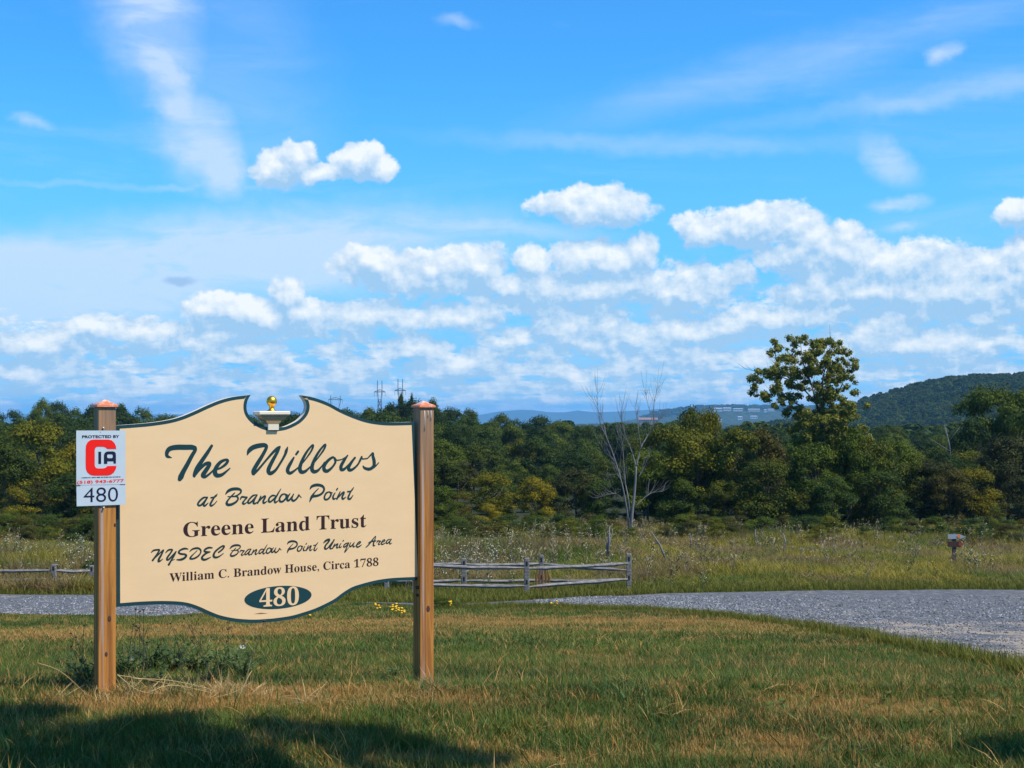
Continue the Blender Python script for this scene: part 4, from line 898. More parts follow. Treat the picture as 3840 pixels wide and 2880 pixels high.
prof = [(.0005, .1149)] + prof + [(.0165, .047), (.0150, .041), (.0160, .036), (.021, .030), (.027, .0255), (.029, .0228)]
add('gold_ball', MB().lathe(prof[::-1], 28).mesh('gold_ball', m_gold, True), fin)

# ------------------------------------------------------------------ security sign on the left post
OF = .058
H5 = lambda X, Y: hit(240 + X / 4.254, 1560 + Y / 4.254, OF)
sec = empty('security_sign', (L0.x, L0.y, 0), 'small white metal sign with a big red C screwed to the left sign post', 'sign', rz=TH)
m_sw = material('sign_white', (.62, .68, .72), .35, spec=.4, fn=lambda g: g.mix(g.noise(objc(g), 14., 5, .6), (.46, .52, .55), (.54, .60, .63)))
m_red = material('red_print', (.85, .012, .006), .4); m_navy = material('navy_print', (.010, .012, .035), .4); m_black = material('black_print', (.012, .013, .022), .5)
yf = -OF
c0, c1, c2, c3 = H5(195, 232), H5(979, 232), H5(985, 1413), H5(203, 1440)
lerp = lambda a, b, t: (a[0] + (b[0] - a[0]) * t, a[1] + (b[1] - a[1]) * t)
e0, e1 = H5(198, 1108), H5(982, 1093)
pl = plate('plate', [c0, c1, lerp(e1, c1, .004), lerp(e0, c0, .004)], yf, yf + .003, m_sw, sec, mat_side=m_navy)
pl2 = plate('number_plate', [lerp(e0, c3, .004), lerp(e1, c2, .004), c2, c3], yf - .0003, yf + .003, m_sw, sec, mat_side=m_navy)
Cp = [(480, 950), (420, 938), (370, 895), (348, 840), (345, 780), (345, 540), (350, 470), (378, 415), (425, 383), (480, 375), (700, 375), (760, 388), (805, 430), (828, 480), (832, 525), (690, 525), (670, 505), (640, 492), (600, 489), (540, 489), (512, 497), (495, 520), (490, 550), (490, 780), (497, 812), (520, 832), (560, 837), (630, 835), (662, 825), (690, 797), (838, 795), (825, 850), (795, 900), (750, 935), (700, 948)]
plate('letter', [H5(*p) for p in Cp], yf - .0012, yf - .0002, m_red, pl)
plate('letter', [H5(*p) for p in ((548, 570), (592, 570), (592, 762), (548, 762))], yf - .0012, yf - .0002, m_navy, pl)
plate('letter', [H5(*p) for p in ((637, 762), (637, 620), (650, 588), (675, 570), (705, 564), (780, 564), (808, 572), (823, 590), (828, 620), (828, 757), (790, 757), (790, 722), (690, 722), (690, 762))], yf - .0012, yf - .0002, m_navy, pl,
      holes=[[H5(*p) for p in ((688, 625), (700, 610), (765, 610), (778, 625), (778, 655), (765, 672), (700, 672), (688, 655))]])
f5 = lambda X, Y: (240 + X / 4.254, 1560 + Y / 4.254)
text('lettering', 'PROTECTED BY', f5(288, 352), f5(882, 346), 42 / 4.254, m_black, pl, OF, yf - .001, serif=False, extra=.03)
text('lettering', '(518) 943-6777', f5(208, 1082), f5(955, 1052), 46 / 4.254, m_red, pl, OF, yf - .001, serif=False, extra=.02)
v_, f_ = [], []
for k in range(26):
    X0 = 280 + k * 24; w_ = 10 + 12 * random.random(); a = H5(X0, 992 - k * .6); b = H5(X0 + w_, 978 - k * .6); q_ = len(v_)
    v_ += [(a[0], yf - .001, a[1]), (b[0], yf - .001, a[1]), (b[0], yf - .001, b[1]), (a[0], yf - .001, b[1])]; f_.append((q_, q_ + 1, q_ + 2, q_ + 3))
tag(add('small_print', mesh('small_print', v_, f_, m_black), pl), kind='stuff')
text('digits', '480', f5(312, 1378), f5(862, 1362), 238 / 4.254, m_navy, pl2, OF, yf - .0012, serif=False, extra=-.006)
for (X, Y, r_) in ((580, 258, .0022),): a = H5(X, Y); add('hole', MB().tube([(a[0], yf - .0006, a[1]), (a[0], yf + .001, a[1])], r_, 8).mesh('hole', m_black), pl)
for (Xa, Xb, Y) in ((190, 262, 1112), (888, 976, 1093)):
    a, b = H5(Xa, Y + 6), H5(Xb, Y - 6); add('slot', mesh('slot', [(a[0], yf - .0014, a[1]), (b[0], yf - .0014, a[1]), (b[0], yf - .0014, b[1]), (a[0], yf - .0014, b[1])], [(0, 1, 2, 3)], m_black), sec)
for (X, Y) in ((630, 192), (632, 1462)):
    a = H5(X, Y); add('screw', MB().tube([(a[0], yf + .012, a[1]), (a[0], yf - .004, a[1]), (a[0], yf - .006, a[1])], [.005, .005, .003], 10).mesh('screw', m_steel, True), sec)
0 and add('mounting_strap', MB().box(H5(600, 0)[0], H5(660, 0)[0], yf + .0035, yf + .0085, H5(630, 1455)[1], H5(630, 200)[1]).mesh('mounting_strap', m_steel), sec)

# ------------------------------------------------------------------ split rail fences
def fwood(g):
    o = posc(g); n = g.noise(g.mapping(o, scl=(1.2, 1.2, 5)), 4., 6, .65)
    return g.mix(g.rng(n, .3, .7), (.095, .088, .082), (.27, .25, .23))
m_fence = material('weathered_rail', (.25, .24, .24), .9, spec=.2, fn=fwood, bump=(lambda g: g.noise(posc(g), 14., 5, .7), .5, .02))
m_slot = material('post_slot', (.02, .018, .018), .95)
def fpost(parent, px, ptop, pbase, Z, w=.075):
    x = (px - HX) / F * Z; g = float(G(x, Z)); top = EYE + (HY - ptop) / F * Z
    b = MB().loft([(w, w * .8, g - .2), (w * 1.02, w * .8, g + .4), (w * .95, w * .78, top - .05), (w * .9, w * .7, top)])
    for i, v in enumerate(b.v): b.v[i] = (v[0] + x + random.uniform(-.006, .006), v[1] + Z, v[2])
    o = add('post', bevel(b.mesh('post', m_fence), .012, 1), parent)
    for f_ in (.14, .62):
        zc = top - f_ * (top - g); add('slot', MB().box(x - .028, x + .028, Z - w * .8 - .004, Z - w * .8 + .01, zc - .07, zc + .06).mesh('slot', m_slot), o)
    return x, Z
def frail(parent, a, b, w=.062, sag=.03):
    a, b = Vector(a), Vector(b); pts = [a.lerp(b, t) + Vector((0, 0, -sag * math.sin(math.pi * t) + random.uniform(-.008, .008))) for t in [k / 6 for k in range(7)]]
    r_ = [w * .45] + [w * random.uniform(.85, 1.12) for _ in range(5)] + [w * .45]
    add('rail', MB().tube(pts, r_, 6).mesh('rail', m_fence), parent)
Pp = lambda px, py, Z: tuple(P(px, py, Z))
fo = lambda n, px, Z, l: empty(n, (0, 0, 0), l, 'fence')
fA = fo('split_rail_fence', 1800, 41, 'grey weathered split rail fence in front, beside the right sign post')
fpost(fA, 1975, 2093, 2230, 40.7); fpost(fA, 2358, 2075, 2215, 42.8); fpost(fA, 1555, 2095, 2235, 40.)
frail(fA, Pp(1556, 2118, 40.), Pp(1975, 2131, 40.68)); frail(fA, Pp(1556, 2190, 40.), Pp(1975, 2197, 40.68)); frail(fA, Pp(1975, 2131, 40.7), Pp(2358, 2112, 42.78)); frail(fA, Pp(1980, 2201, 40.7), Pp(2358, 2172, 42.78), sag=.0)
fB = fo('split_rail_fence', 1800, 44, 'grey weathered split rail fence in the back row, half hidden by the front one')
fpost(fB, 1740, 2093, 2225, 43.4); fpost(fB, 2030, 2080, 2215, 44.2); fpost(fB, 1450, 2100, 2225, 43.)
frail(fB, Pp(1450, 2115, 43.), Pp(1740, 2113, 43.4)); frail(fB, Pp(1740, 2116, 43.4), Pp(2030, 2114, 44.2)); frail(fB, Pp(2030, 2113, 44.2), Pp(2350, 2138, 43.4))
frail(fB, Pp(1450, 2178, 43.), Pp(1740, 2176, 43.4)); frail(fB, Pp(1740, 2177, 43.4), Pp(2030, 2176, 44.2)); frail(fB, Pp(2030, 2176, 44.2), Pp(2350, 2172, 43.4))
fC = fo('split_rail_fence', 100, 43, 'pale low split rail fence in the weeds at the left edge')
fpost(fC, 202, 2117, 2200, 43.6); fpost(fC, -180, 2120, 2200, 43.6); fpost(fC, 345, 2120, 2200, 44.2)
for y0, y1 in ((2136, 2139), (2174, 2172)):
    frail(fC, Pp(-180, y0, 43.6), Pp(202, y1, 43.6)); frail(fC, Pp(202, y1, 43.6), Pp(345, y1 + 1, 44.2))
# trail signpost on the right
t = empty('trail_signpost', tuple(P(3578, 2135, 58)), 'brown trail signpost with a grey arrow board and orange disc at the right', 'signpost')
bx, bz = P(3578, 2135, 58).x, P(3578, 2135, 58).z
m_tp = material('brown_post', (.085, .055, .045), .9); m_grayb = material('grey_board', (.30, .33, .36), .6); m_or = material('orange_marker', (.80, .20, .02), .5); m_rb = material('dark_red_board', (.055, .028, .025), .8); m_rdm = material('red_marker', (.28, .045, .03), .6)
def lp(px, py): q_ = P(px, py, 58) - Vector((bx, 0, bz)); return (q_.x, q_.z)
add('post', bevel(MB().box(-.07, .07, -.07, .07, -.5, lp(0, 2000)[1]).mesh('post', m_tp), .01, 1), t)
plate('arrow_board', [lp(3552, 2003), lp(3598, 2003), lp(3620, 2012), lp(3598, 2020), lp(3552, 2020)], -.1, -.072, m_grayb, t)
def disc(name, px, py, r_, y, mat):
    a = lp(px, py); me = MB().tube([(a[0], y, a[1]), (a[0], y + .012, a[1])], r_, 14).mesh(name, mat); return add(name, me, t)
disc('trail_disc', 3592, 2010, .07, -.114, m_or)
plate('lower_board', [lp(3552, 2030), lp(3600, 2030), lp(3606, 2040), lp(3600, 2050), lp(3552, 2050)], -.1, -.072, m_rb, t); disc('trail_disc', 3598, 2040, .085, -.114, m_rdm)

# ------------------------------------------------------------------ dead tree, snags, cottonwood
g3 = lambda X, Y: (1600 + X / 2.37, 1400 + Y / 2.37)
def limb_tree(root, Z, limbs, mat, name='limb', twigs=True, seed=3, off=None):
    r = random.Random(seed)
    for li, (pts, r0, r1_) in enumerate(limbs):
        dz = 0; P3 = []
        for i, (px, py) in enumerate(pts):
            dz += r.uniform(-.35, .35) if i else 0; P3.append(P(px, py, Z + dz) - off)
        c = [Vector(p) for p in cr(P3, 4)]; rad = [(r0 + (r1_ - r0) * i / (len(c) - 1)) * (.62 if root.name.startswith('dead_tree') else .8) for i in range(len(c))]
        b = MB().tube(c, rad, 7)
        if twigs and li:
            for k in range(int(len(c) * 1.1)):
                i = r.randrange(len(c) // 3, len(c)); p = c[i]; d = (c[i] - c[i - 1]).normalized(); s = Vector((r.gauss(0, 1), r.gauss(0, 1), r.uniform(.2, 1.3))).normalized()
                l = r.uniform(.3, 1.3); q_ = p + (d * .8 + s * .7) * l * .5; e_ = q_ + (d * .5 + s * .4 + Vector((0, 0, .4))) * l * .7
                b.tube([p, q_, e_], [max(rad[i] * .45, .009), .009, .005], 4, False)
        add(name if li else 'trunk', b.mesh(name, mat, True), root)
dt = empty('dead_tree', tuple(P(2372, 2012, 99)), 'bare grey dead tree with many forked limbs in front of the wood', 'tree')
off = P(2372, 2012, 99)
J = lambda *p: [g3(*q_) for q_ in p]
limb_tree(dt, 99, [(J((1828, 1460), (1822, 1300), (1845, 1080), (1858, 900), (1862, 830)), .20, .09), (J((1862, 830), (1820, 690), (1775, 580), (1745, 480), (1730, 400), (1738, 240)), .075, .012), (J((1862, 830), (1905, 660), (1960, 560), (2010, 460), (2018, 300), (2030, 220), (2055, 115)), .08, .010),
      (J((1800, 1440), (1785, 1250), (1760, 1100), (1735, 980), (1700, 850), (1650, 700), (1600, 570), (1548, 460), (1522, 330), (1520, 150)), .11, .010), (J((1812, 1300), (1790, 1100), (1762, 950), (1745, 700), (1735, 600), (1715, 440)), .08, .015),
      (J((1690, 800), (1620, 730), (1550, 640)), .05, .012), (J((1735, 1110), (1685, 1070), (1620, 1075), (1555, 1095)), .04, .012), (J((1858, 1180), (1930, 1110), (2000, 1062), (2095, 1050)), .05, .012), (J((1885, 920), (1930, 840), (1972, 745)), .05, .012),
      (J((1905, 660), (1885, 520), (1870, 400), (1855, 300)), .05, .010), (J((2010, 460), (1995, 380), (1960, 260), (1945, 180)), .04, .008), (J((1600, 570), (1560, 400), (1500, 290), (1470, 220)), .04, .008), (J((2015, 460), (2060, 420), (2090, 400)), .035, .01)], m_dead, off=off)
def snag(px0, pyt, px1, pyb, Z, r0, lab, arms=()):
    o_ = P(px1, pyb, Z); s = empty('snag', tuple(o_), lab, 'dead trunk')
    b = MB().tube([P(px1, pyb + 12, Z) - o_, P((px0 + px1) / 2 + 4, (pyt + pyb) / 2, Z) - o_, P(px0, pyt, Z) - o_], [r0, r0 * .8, r0 * .35], 6)
    for (a, b_, c_, d_) in arms: b.tube([P(a, b_, Z) - o_, P(c_, d_, Z) - o_], [r0 * .5, r0 * .12], 5)
    add('trunk', b.mesh('trunk', m_dead, True), s)
snag(2286, 1975, 2276, 2085, 60, .06, 'pale broken stub of several stems standing in the meadow', [(2277, 2060, 2268, 1985), (2279, 2070, 2298, 1990), (2276, 2075, 2284, 2000)])
snag(2440, 1990, 2500, 2095, 62, .05, 'thin pale pole leaning to the left in the meadow', [(2470, 2040, 2455, 2030)])
snag(3318, 1960, 3345, 2060, 92, .06, 'thin grey pole leaning at the wood edge right of the cottonwood')
snag(3545, 1600, 3568, 1740, 132, .07, 'bare pale forked trunk among the trees below the hill', [(3555, 1660, 3600, 1600), (3560, 1690, 3480, 1640), (3550, 1640, 3540, 1590)])
snag(2832, 1985, 2828, 2060, 80, .05, 'short grey stub standing at the foot of the wood')
snag(2586, 2000, 2590, 2050, 75, .05, 'short pale forked stub in the meadow right of the dead tree', [(2588, 2030, 2598, 2004)])
snag(2940, 2005, 2944, 2068, 74, .05, 'short brown stub in the meadow below the cottonwood')

g4 = lambda X, Y: (2400 + X / 1.843, 1200 + Y / 1.843)
CZ = 109.; off = P(*g4(1245, 1500), CZ); off.z = float(G(off.x, off.y))
ct = empty('cottonwood', tuple(off), 'tallest tree, a broad cottonwood whose airy crown stands against the clouds', 'tree')
J = lambda *p: [g4(*q_) for q_ in p]
limb_tree(ct, CZ, [(J((1245, 1560), (1262, 1200), (1268, 900), (1262, 760), (1225, 600)), .32, .14), (J((1225, 600), (1205, 520), (1180, 430), (1130, 300), (1110, 170)), .12, .02), (J((1262, 740), (1268, 560), (1262, 420), (1290, 300), (1320, 180)), .13, .02),
                   (J((1268, 700), (1330, 560), (1400, 440), (1440, 300)), .09, .02), (J((1210, 560), (1130, 480), (1050, 420), (960, 330), (930, 200)), .08, .02), (J((1220, 640), (1120, 600), (1000, 540), (900, 480)), .07, .02), (J((1050, 420), (900, 370), (780, 350)), .06, .015), (J((1268, 800), (1360, 700), (1430, 620)), .09, .03)], m_bark, seed=5, off=off)
poly = [(740, 345), (800, 345), (870, 340), (885, 230), (920, 140), (985, 165), (1040, 190), (1065, 110), (1150, 105), (1200, 135), (1290, 140), (1330, 115), (1400, 170), (1460, 220), (1485, 290), (1485, 400), (1475, 520), (1505, 620), (1500, 760), (1560, 900), (1500, 1060), (1300, 1050), (1050, 1000), (1060, 850), (1090, 680), (1010, 650), (900, 640), (860, 560), (790, 520), (785, 430), (740, 385)]
def inside(x, y):
    c = False; n = len(poly)
    for i in range(n):
        (x1, y1), (x2, y2) = poly[i], poly[(i + 1) % n]
        if (y1 > y) != (y2 > y) and x < (x2 - x1) * (y - y1) / (y2 - y1) + x1: c = not c
    return c
cl = []; rr2 = random.Random(11)
while len(cl) < 520:
    x_, y_ = rr2.uniform(735, 1560), rr2.uniform(100, 1060)
    if not inside(x_, y_): continue
    if y_ < 660 and x_ < 1150 and rr2.random() < .38: continue
    if 1130 < x_ < 1215 and 480 < y_ < 640: continue
    if y_ < 640 and rr2.random() < .30: continue
    p = P(*g4(x_, y_), CZ) - off; hw_ = 3.2 if y_ > 400 else 2.4; cl.append((p.x, rr2.uniform(-hw_, hw_), p.z, rr2.uniform(.20, .44)))
pts_, nr_ = [], []
for (x_, y_, z_, s_) in cl:
    n = int(150 * (s_ / .34) ** 2); d = rng.normal(0, 1, (n, 3)); d /= np.linalg.norm(d, axis=1, keepdims=True); pts_.append(np.array([x_, y_, z_]) + d * (s_ * rng.uniform(.3, 1.1, n))[:, None] * np.array([1, 1, .85])); nr_.append(d + rng.normal(0, .6, (n, 3)) + np.array([0, -.1, .4]))
V, Fq = quads(np.concatenate(pts_), np.concatenate(nr_), .080, .75)
LM['cottonwood'] = leaf_mat('leaf_cottonwood', (.085, .115, .022), (.165, .185, .030), (.30, .26, .05), .3, .35)
add('crown', mesh('crown', V, Fq, LM['cottonwood']), ct)

# ------------------------------------------------------------------ pylons and far buildings
m_pyl = material('galvanised_steel', (.12, .13, .15), .6, metal=.2)
def pylon(px, ptop, Z, arms, lab, w0=5.5, sc=1.):
    x = (px - HX) / F * Z; top = EYE + (HY - ptop) / F * Z; g = float(G(x, Z)); root = empty('pylon', (x, Z, g), lab, 'pylon', 'power line pylons on the skyline'); Hh = top - g
    def lat(name, zs_, ws, r_=.16):
        b = MB()
        for sx_ in (-1, 1):
            for sy_ in (-1, 1): b.tube([(sx_ * w, sy_ * w, z) for z, w in zip(zs_, ws)], r_ * 1.3, 4)
        for (z0_, w0_), (z1_, w1_) in zip(zip(zs_, ws), zip(zs_[1:], ws[1:])):
            for sy_ in (-1, 1):
                b.tube([(-w0_, sy_ * w0_, z0_), (w1_, sy_ * w1_, z1_)], r_ * .8, 3); b.tube([(w0_, sy_ * w0_, z0_), (-w1_, sy_ * w1_, z1_)], r_ * .8, 3); b.tube([(-w1_, sy_ * w1_, z1_), (w1_, sy_ * w1_, z1_)], r_ * .8, 3)
        add(name, b.mesh(name, m_pyl), root)
    n = 9; zs_ = [Hh * .80 * k / n for k in range(n + 1)]; ws = [w0 * (1 - .55 * k / n) for k in range(n + 1)]; lat('tower', zs_, ws, .3)
    b = MB()
    for s_ in (-1, 1): b.tube([(s_ * ws[-1], 0, Hh * .8), (s_ * 4.2 * sc, 0, Hh * .92), (s_ * 4.0 * sc, 0, Hh)], .38, 4)
    add('mast_fork', b.mesh('mast_fork', m_pyl), root)
    for (f_, l) in arms:
        b = MB(); z = Hh * f_; b.tube([(-l, 0, z), (l, 0, z)], .38, 4); b.tube([(-l, 0, z), (0, 0, z + 2.6), (l, 0, z)], .3, 4)
        for k in range(-4, 5): b.tube([(l * k / 4, 0, z), (l * k / 4 * .92, 0, z + 2.6 * (1 - abs(k) / 4.3))], .12, 3)
        ca = add('cross_arm', b.mesh('cross_arm', m_pyl), root)
        for k in (-1, -.5, .5, 1): add('insulator', MB().tube([(l * k * .98, 0, z), (l * k * .98, 0, z - 5)], .18, 5).mesh('insulator', m_pyl), ca)
    return root
pylon(1424, 1427, 1500, [(.88, 6)], 'steel lattice pylon on the skyline, left of the pair', 3.6, .6)
pylon(1501, 1421, 1500, [(.88, 6)], 'steel lattice pylon on the skyline, standing behind the tallest treetop', 3.6, .6)
pylon(1258, 1483, 1650, [(.95, 8.5), (.72, 8.5)], 'squat wide steel pylon just above the right shoulder of the sign', 6, 1.4)
m_bw = material('far_white_wall', (.50, .50, .49), .8); m_roof = material('far_roof', (.30, .30, .33), .8); m_brick = material('far_brick', (.30, .21, .17), .85); m_roofr = material('far_red_roof', (.25, .14, .11), .8); m_win = material('far_window', (.05, .06, .08), .3)
def building(px0, px1, pt, pb, Z, lab, wm=m_bw, rm=m_roof, nw=6):
    x0, x1 = P(px0, 0, Z).x, P(px1, 0, Z).x; z0_, z1_ = P(0, pb, Z).z, P(0, pt, Z).z; h = z1_ - z0_; d = 14
    r_ = empty('building', ((x0 + x1) / 2, Z, z0_), lab, 'building', None); w = (x1 - x0) / 2
    add('wall', MB().box(-w, w, 0, d, -2, h * .7).mesh('wall', wm), r_)
    b = MB(); b.v = [(-w - 1, -1, h * .7), (w + 1, -1, h * .7), (w + 1, d + 1, h * .7), (-w - 1, d + 1, h * .7), (-w, d / 2, h), (w, d / 2, h)]; b.f = [(0, 1, 5, 4), (2, 3, 4, 5), (1, 2, 5), (3, 0, 4), (3, 2, 1, 0)]
    add('roof', b.mesh('roof', rm), r_)
    for k in range(nw):
        c = -w + (k + .5) * 2 * w / nw; ww = min(w / nw * .5, 4); add('window', MB().box(c - ww, c + ww, -.25, -.05, h * .2, h * .5).mesh('window', m_win), r_)
building(2676, 2708, 1529, 1541, 5480, 'white building at the left end of the row on the distant ridge'); building(2712, 2742, 1528, 1539, 5500, 'second white building of the row on the distant ridge'); building(2750, 2786, 1531, 1540, 5480, 'long white building in the middle of the distant ridge row')
building(2806, 2850, 1533, 1541, 5450, 'long pale building under dark trees on the distant ridge', nw=8); building(2866, 2876, 1535, 1544, 5430, 'bright white block left of the cottonwood on the distant ridge', nw=2); building(2880, 2904, 1533, 1540, 5480, 'pale building touching the cottonwood crown on the ridge', nw=4)
building(2768, 2784, 1561, 1572, 4860, 'small white house low on the distant ridge slope', nw=2); building(2815, 2840, 1559, 1568, 4900, 'pale roofed house low on the distant ridge slope', nw=3); building(2694, 2706, 1570, 1580, 4750, 'tiny pale house lowest on the ridge slope', nw=2)
building(2396, 2466, 1566, 1592, 3300, 'brick building with reddish roof seen through the dead tree limbs', m_brick, m_roofr, 9)

# ------------------------------------------------------------------ weeds and flowers round the sign
m_wg = blade_mat('weed_green', lambda g: g.mix(orand(g), (.045, .085, .022), (.12, .16, .045)))
m_straw = blade_mat('straw', lambda g: g.mix(orand(g), (.40, .25, .09), (.55, .40, .19)))
m_bg = blade_mat('broad_blade', lambda g: g.mix(g.noise(posc(g), 20., 2, .5), (.050, .105, .028), (.11, .17, .05)))
def ground_loc(px, py): X_, Z_ = gpx(px, py); return (X_, Z_, float(G(X_, Z_)))
def dxy(x, Z): return (float(x), float(Z), float(G(x, Z)))
def leafy(seed, h, n, spread):
    r = random.Random(seed); b = MB()
    for k in range(n):
        a = r.uniform(0, 6.28); l = spread * r.uniform(.2, 1); hh = h * r.uniform(.4, 1); pts = [(0, 0, 0), (l * .4 * math.cos(a), l * .4 * math.sin(a), hh * .6), (l * math.cos(a), l * math.sin(a), hh)]; b.tube(pts, [.003, .0022, .001], 4, False)
        for j in range(9):
            t = r.uniform(.15, 1); p = Vector(pts[0]).lerp(Vector(pts[1]), t * 2) if t < .5 else Vector(pts[1]).lerp(Vector(pts[2]), t * 2 - 1); d = Vector((r.gauss(0, 1), r.gauss(0, 1), r.uniform(-.2, .9))).normalized(); s = r.uniform(.018, .05); w_ = d.cross(Vector((0, 0, 1))).normalized() * s * .2; q_ = len(b.v)
            b.v += [tuple(p), tuple(p + d * s * .5 + w_), tuple(p + d * s), tuple(p + d * s * .5 - w_)]; b.f.append((q_, q_ + 1, q_ + 2, q_ + 3))
    return b.mesh('foliage', m_wg)
wl = [leafy(s, .27, 26, .17) for s in range(4)]
for i, (px, py, s, lab) in enumerate([(330, 2590, .8, 'dark leafy weed clump left of the left sign post'), (290, 2560, .8, 'small leafy weed left of the left sign post, further back'), (470, 2560, 1.0, 'leafy weed clump just right of the left sign post'), (560, 2545, 1.1, 'leafy weed clump under the left part of the board'), (650, 2540, 1.2, 'tallest leafy weed clump under the board'),
                                      (690, 2500, .7, 'small weed clump further back under the board middle'), (600, 2590, .6, 'small weed clump nearest the viewer, right of the left post'), (860, 2500, .75, 'small weed clump further back below the oval'), (790, 2580, .6, 'small weed clump in front, below the left side of the oval'), (230, 2500, .6, 'small weed clump furthest left, behind the left post'), (520, 2480, .7, 'small weed clump behind the pair of seed heads'),
                                      (740, 2545, 1.1, 'leafy weed clump under the board near the bent straw'), (830, 2550, .95, 'leafy weed clump under the middle of the board'), (910, 2560, .9, 'leafy weed clump below the number oval'), (1480, 2560, .45, 'small weed tuft left of the right sign post')]):
    t = empty('weed_clump', ground_loc(px, py), lab, 'weed'); add('foliage', wl[i % 4], t, scl=(s * 1.35, s * 1.35, s * .95), rot=(0, 0, i * 1.3))
def stalk(px, py, pxt, pyt, lab, heads, mat_h, hr=.008, mat_s=m_drydark, branch=0, seed=1, name='seedhead_weed', cat='weed'):
    l = ground_loc(px, py); o_ = Vector(l); r = random.Random(seed); top = P(pxt, pyt, l[1]) - o_; t = empty(name, l, lab, cat)
    b = MB().tube([(0, 0, 0), (top.x * .35, .02, top.z * .5), tuple(top)], [.0028, .0022, .0015], 5)
    tips = [top]
    for k in range(branch):
        f_ = r.uniform(.35, .8); p = Vector((top.x * f_ * .9, .015, top.z * f_)); q_ = p + Vector((r.uniform(-.08, .08), r.uniform(-.05, .05), r.uniform(.05, .14))); b.tube([p, p.lerp(q_, .5) + Vector((0, 0, -.01)), q_], [.0018, .0015, .001], 4); tips.append(q_)
    add('stem', b.mesh('stem', mat_s), t)
    for tp in tips[:heads]:
        add('flower_head', MB().lathe([(.0005, -hr * .7), (hr * .8, -hr * .2), (hr, hr * .3), (hr * .7, hr * .7), (.0005, hr * .5)], 9).mesh('flower_head', mat_h, True), t, tuple(tp))
for i, (a, b_, c_, d_, lab, n_, br_) in enumerate([(500, 2560, 508, 2285, 'tallest thin weed with dark seed head under the board corner', 1, 0), (535, 2562, 538, 2287, 'thin weed with dark seed head, second in the pair under the board corner', 2, 2), (520, 2560, 525, 2293, 'thin weed with dark seed head between the two tallest', 1, 0),
          (470, 2555, 500, 2342, 'dark seed head weed leaning right beside the left post', 3, 3), (560, 2560, 520, 2355, 'dark seed head weed leaning left under the board', 3, 3), (690, 2560, 640, 2338, 'bare weed stalk bent left under the board', 3, 4), (790, 2560, 690, 2320, 'long bare branched stalk leaning left under the board', 4, 6),
          (858, 2540, 855, 2360, 'upright bare stalk below the left side of the oval', 2, 2), (910, 2620, 990, 2330, 'tall tan stalk leaning right up to the board bottom', 1, 3), (300, 2560, 316, 2345, 'brown seed head weed left of the left post', 3, 3), (280, 2570, 285, 2390, 'short seed head weed left of the left post', 2, 2)]):
    stalk(a, b_, c_, d_, lab, n_, m_drydark, .009, m_dry if i in (8,) else m_drydark, br_, 40 + i)
def daisy(px, py, gy, lab, s=1.):
    l = ground_loc(px, gy); o_ = Vector(l); top = P(px, py, l[1]) - o_; t = empty('white_flower', l, lab, 'flower')
    add('stem', MB().tube([(0, 0, 0), (.01, .01, top.z * .5), tuple(top)], [.002, .0015, .0012], 5).mesh('stem', m_stem), t); b = MB(); n = 8
    for k in range(n):
        a = 2 * math.pi * k / n; d = Vector((math.cos(a), -.45, math.sin(a) * .85)); w_ = Vector((-math.sin(a), 0, math.cos(a))) * .0075 * s; c = top; q_ = len(b.v)
        b.v += [tuple(c + w_ * .4), tuple(c + d * .013 * s + w_), tuple(c + d * .022 * s), tuple(c + d * .013 * s - w_), tuple(c - w_ * .4)]; b.f.append((q_, q_ + 1, q_ + 2, q_ + 3, q_ + 4))
    add('petals', b.mesh('petals', m_white), t); add('flower_centre', MB().lathe([(.0004, .006 * s), (.005 * s, .003 * s), (.006 * s, -.002)], 8).mesh('flower_centre', m_yellow, True), t, tuple(top + Vector((0, -.004, 0))))
daisy(912, 2422, 2540, 'large white flower under the right half of the board', 1.3); daisy(894, 2432, 2540, 'small white flower bud beside the large white flower', .6); daisy(493, 2468, 2560, 'white flower just right of the left post', .8)
# bent dry straw at the foot of the left post
for i, (pp, lab) in enumerate([(((440, 2532), (560, 2550), (680, 2575)), 'long straw stem arching right from the left post'), (((440, 2530), (520, 2590), (610, 2618)), 'straw stem lying down to the right of the left post'), (((500, 2545), (640, 2552), (780, 2582)), 'straw stem lying under the board, third from the post'),
                               (((800, 2638), (880, 2595), (940, 2560)), 'straw stem rising to the right below the oval'), (((560, 2595), (650, 2570), (800, 2600)), 'bowed straw stem on the ground under the board'), (((10, 2702), (200, 2650), (380, 2620)), 'long pale stem lying in the grass left of the left post'), (((890, 2640), (930, 2540), (945, 2515)), 'rusty dry stem standing below the oval'), (((140, 2486), (230, 2520), (330, 2610)), 'thin dry stem arching left of the left post')]):
    Z0 = 7.75; P3 = [P(x_, y_, Z0 - .05 * i * .3 + .05 * j) for j, (x_, y_) in enumerate(pp)]
    P3 = [Vector((p.x, p.y, max(p.z, float(G(p.x, p.y)) + .02))) for p in P3]; o_ = P3[0]; c = [Vector(p) - o_ for p in cr([tuple(p) for p in P3], 5)]
    for w in (0,): pass
    s = tag(add('straw_stem', MB().tube(c, [.003 - .0016 * k / len(c) for k in range(len(c))], 5).mesh('straw_stem', m_straw, True), None, tuple(o_)), lab, 'dry stem')
straw_p = [tuft(300 + s, 14, .11, .05, .0022, 1.2, 3, m_straw) for s in range(3)] + [tuft(310, 14, .12, .05, .0022, .9, 3, m_wg)]
xs_, Zs_ = [], []
for (px, py, sx_, sz_, n) in [(400, 2620, .2, .1, 50), (600, 2605, .28, .1, 70), (880, 2615, .15, .12, 36), (1590, 2592, .1, .06, 26), (1250, 2630, .3, .1, 26), (250, 2600, .2, .12, 24)]:
    cx, cz = gpx(px, py); xs_ += list(rng.normal(cx, sx_, n)); Zs_ += list(rng.normal(cz, sz_, n))
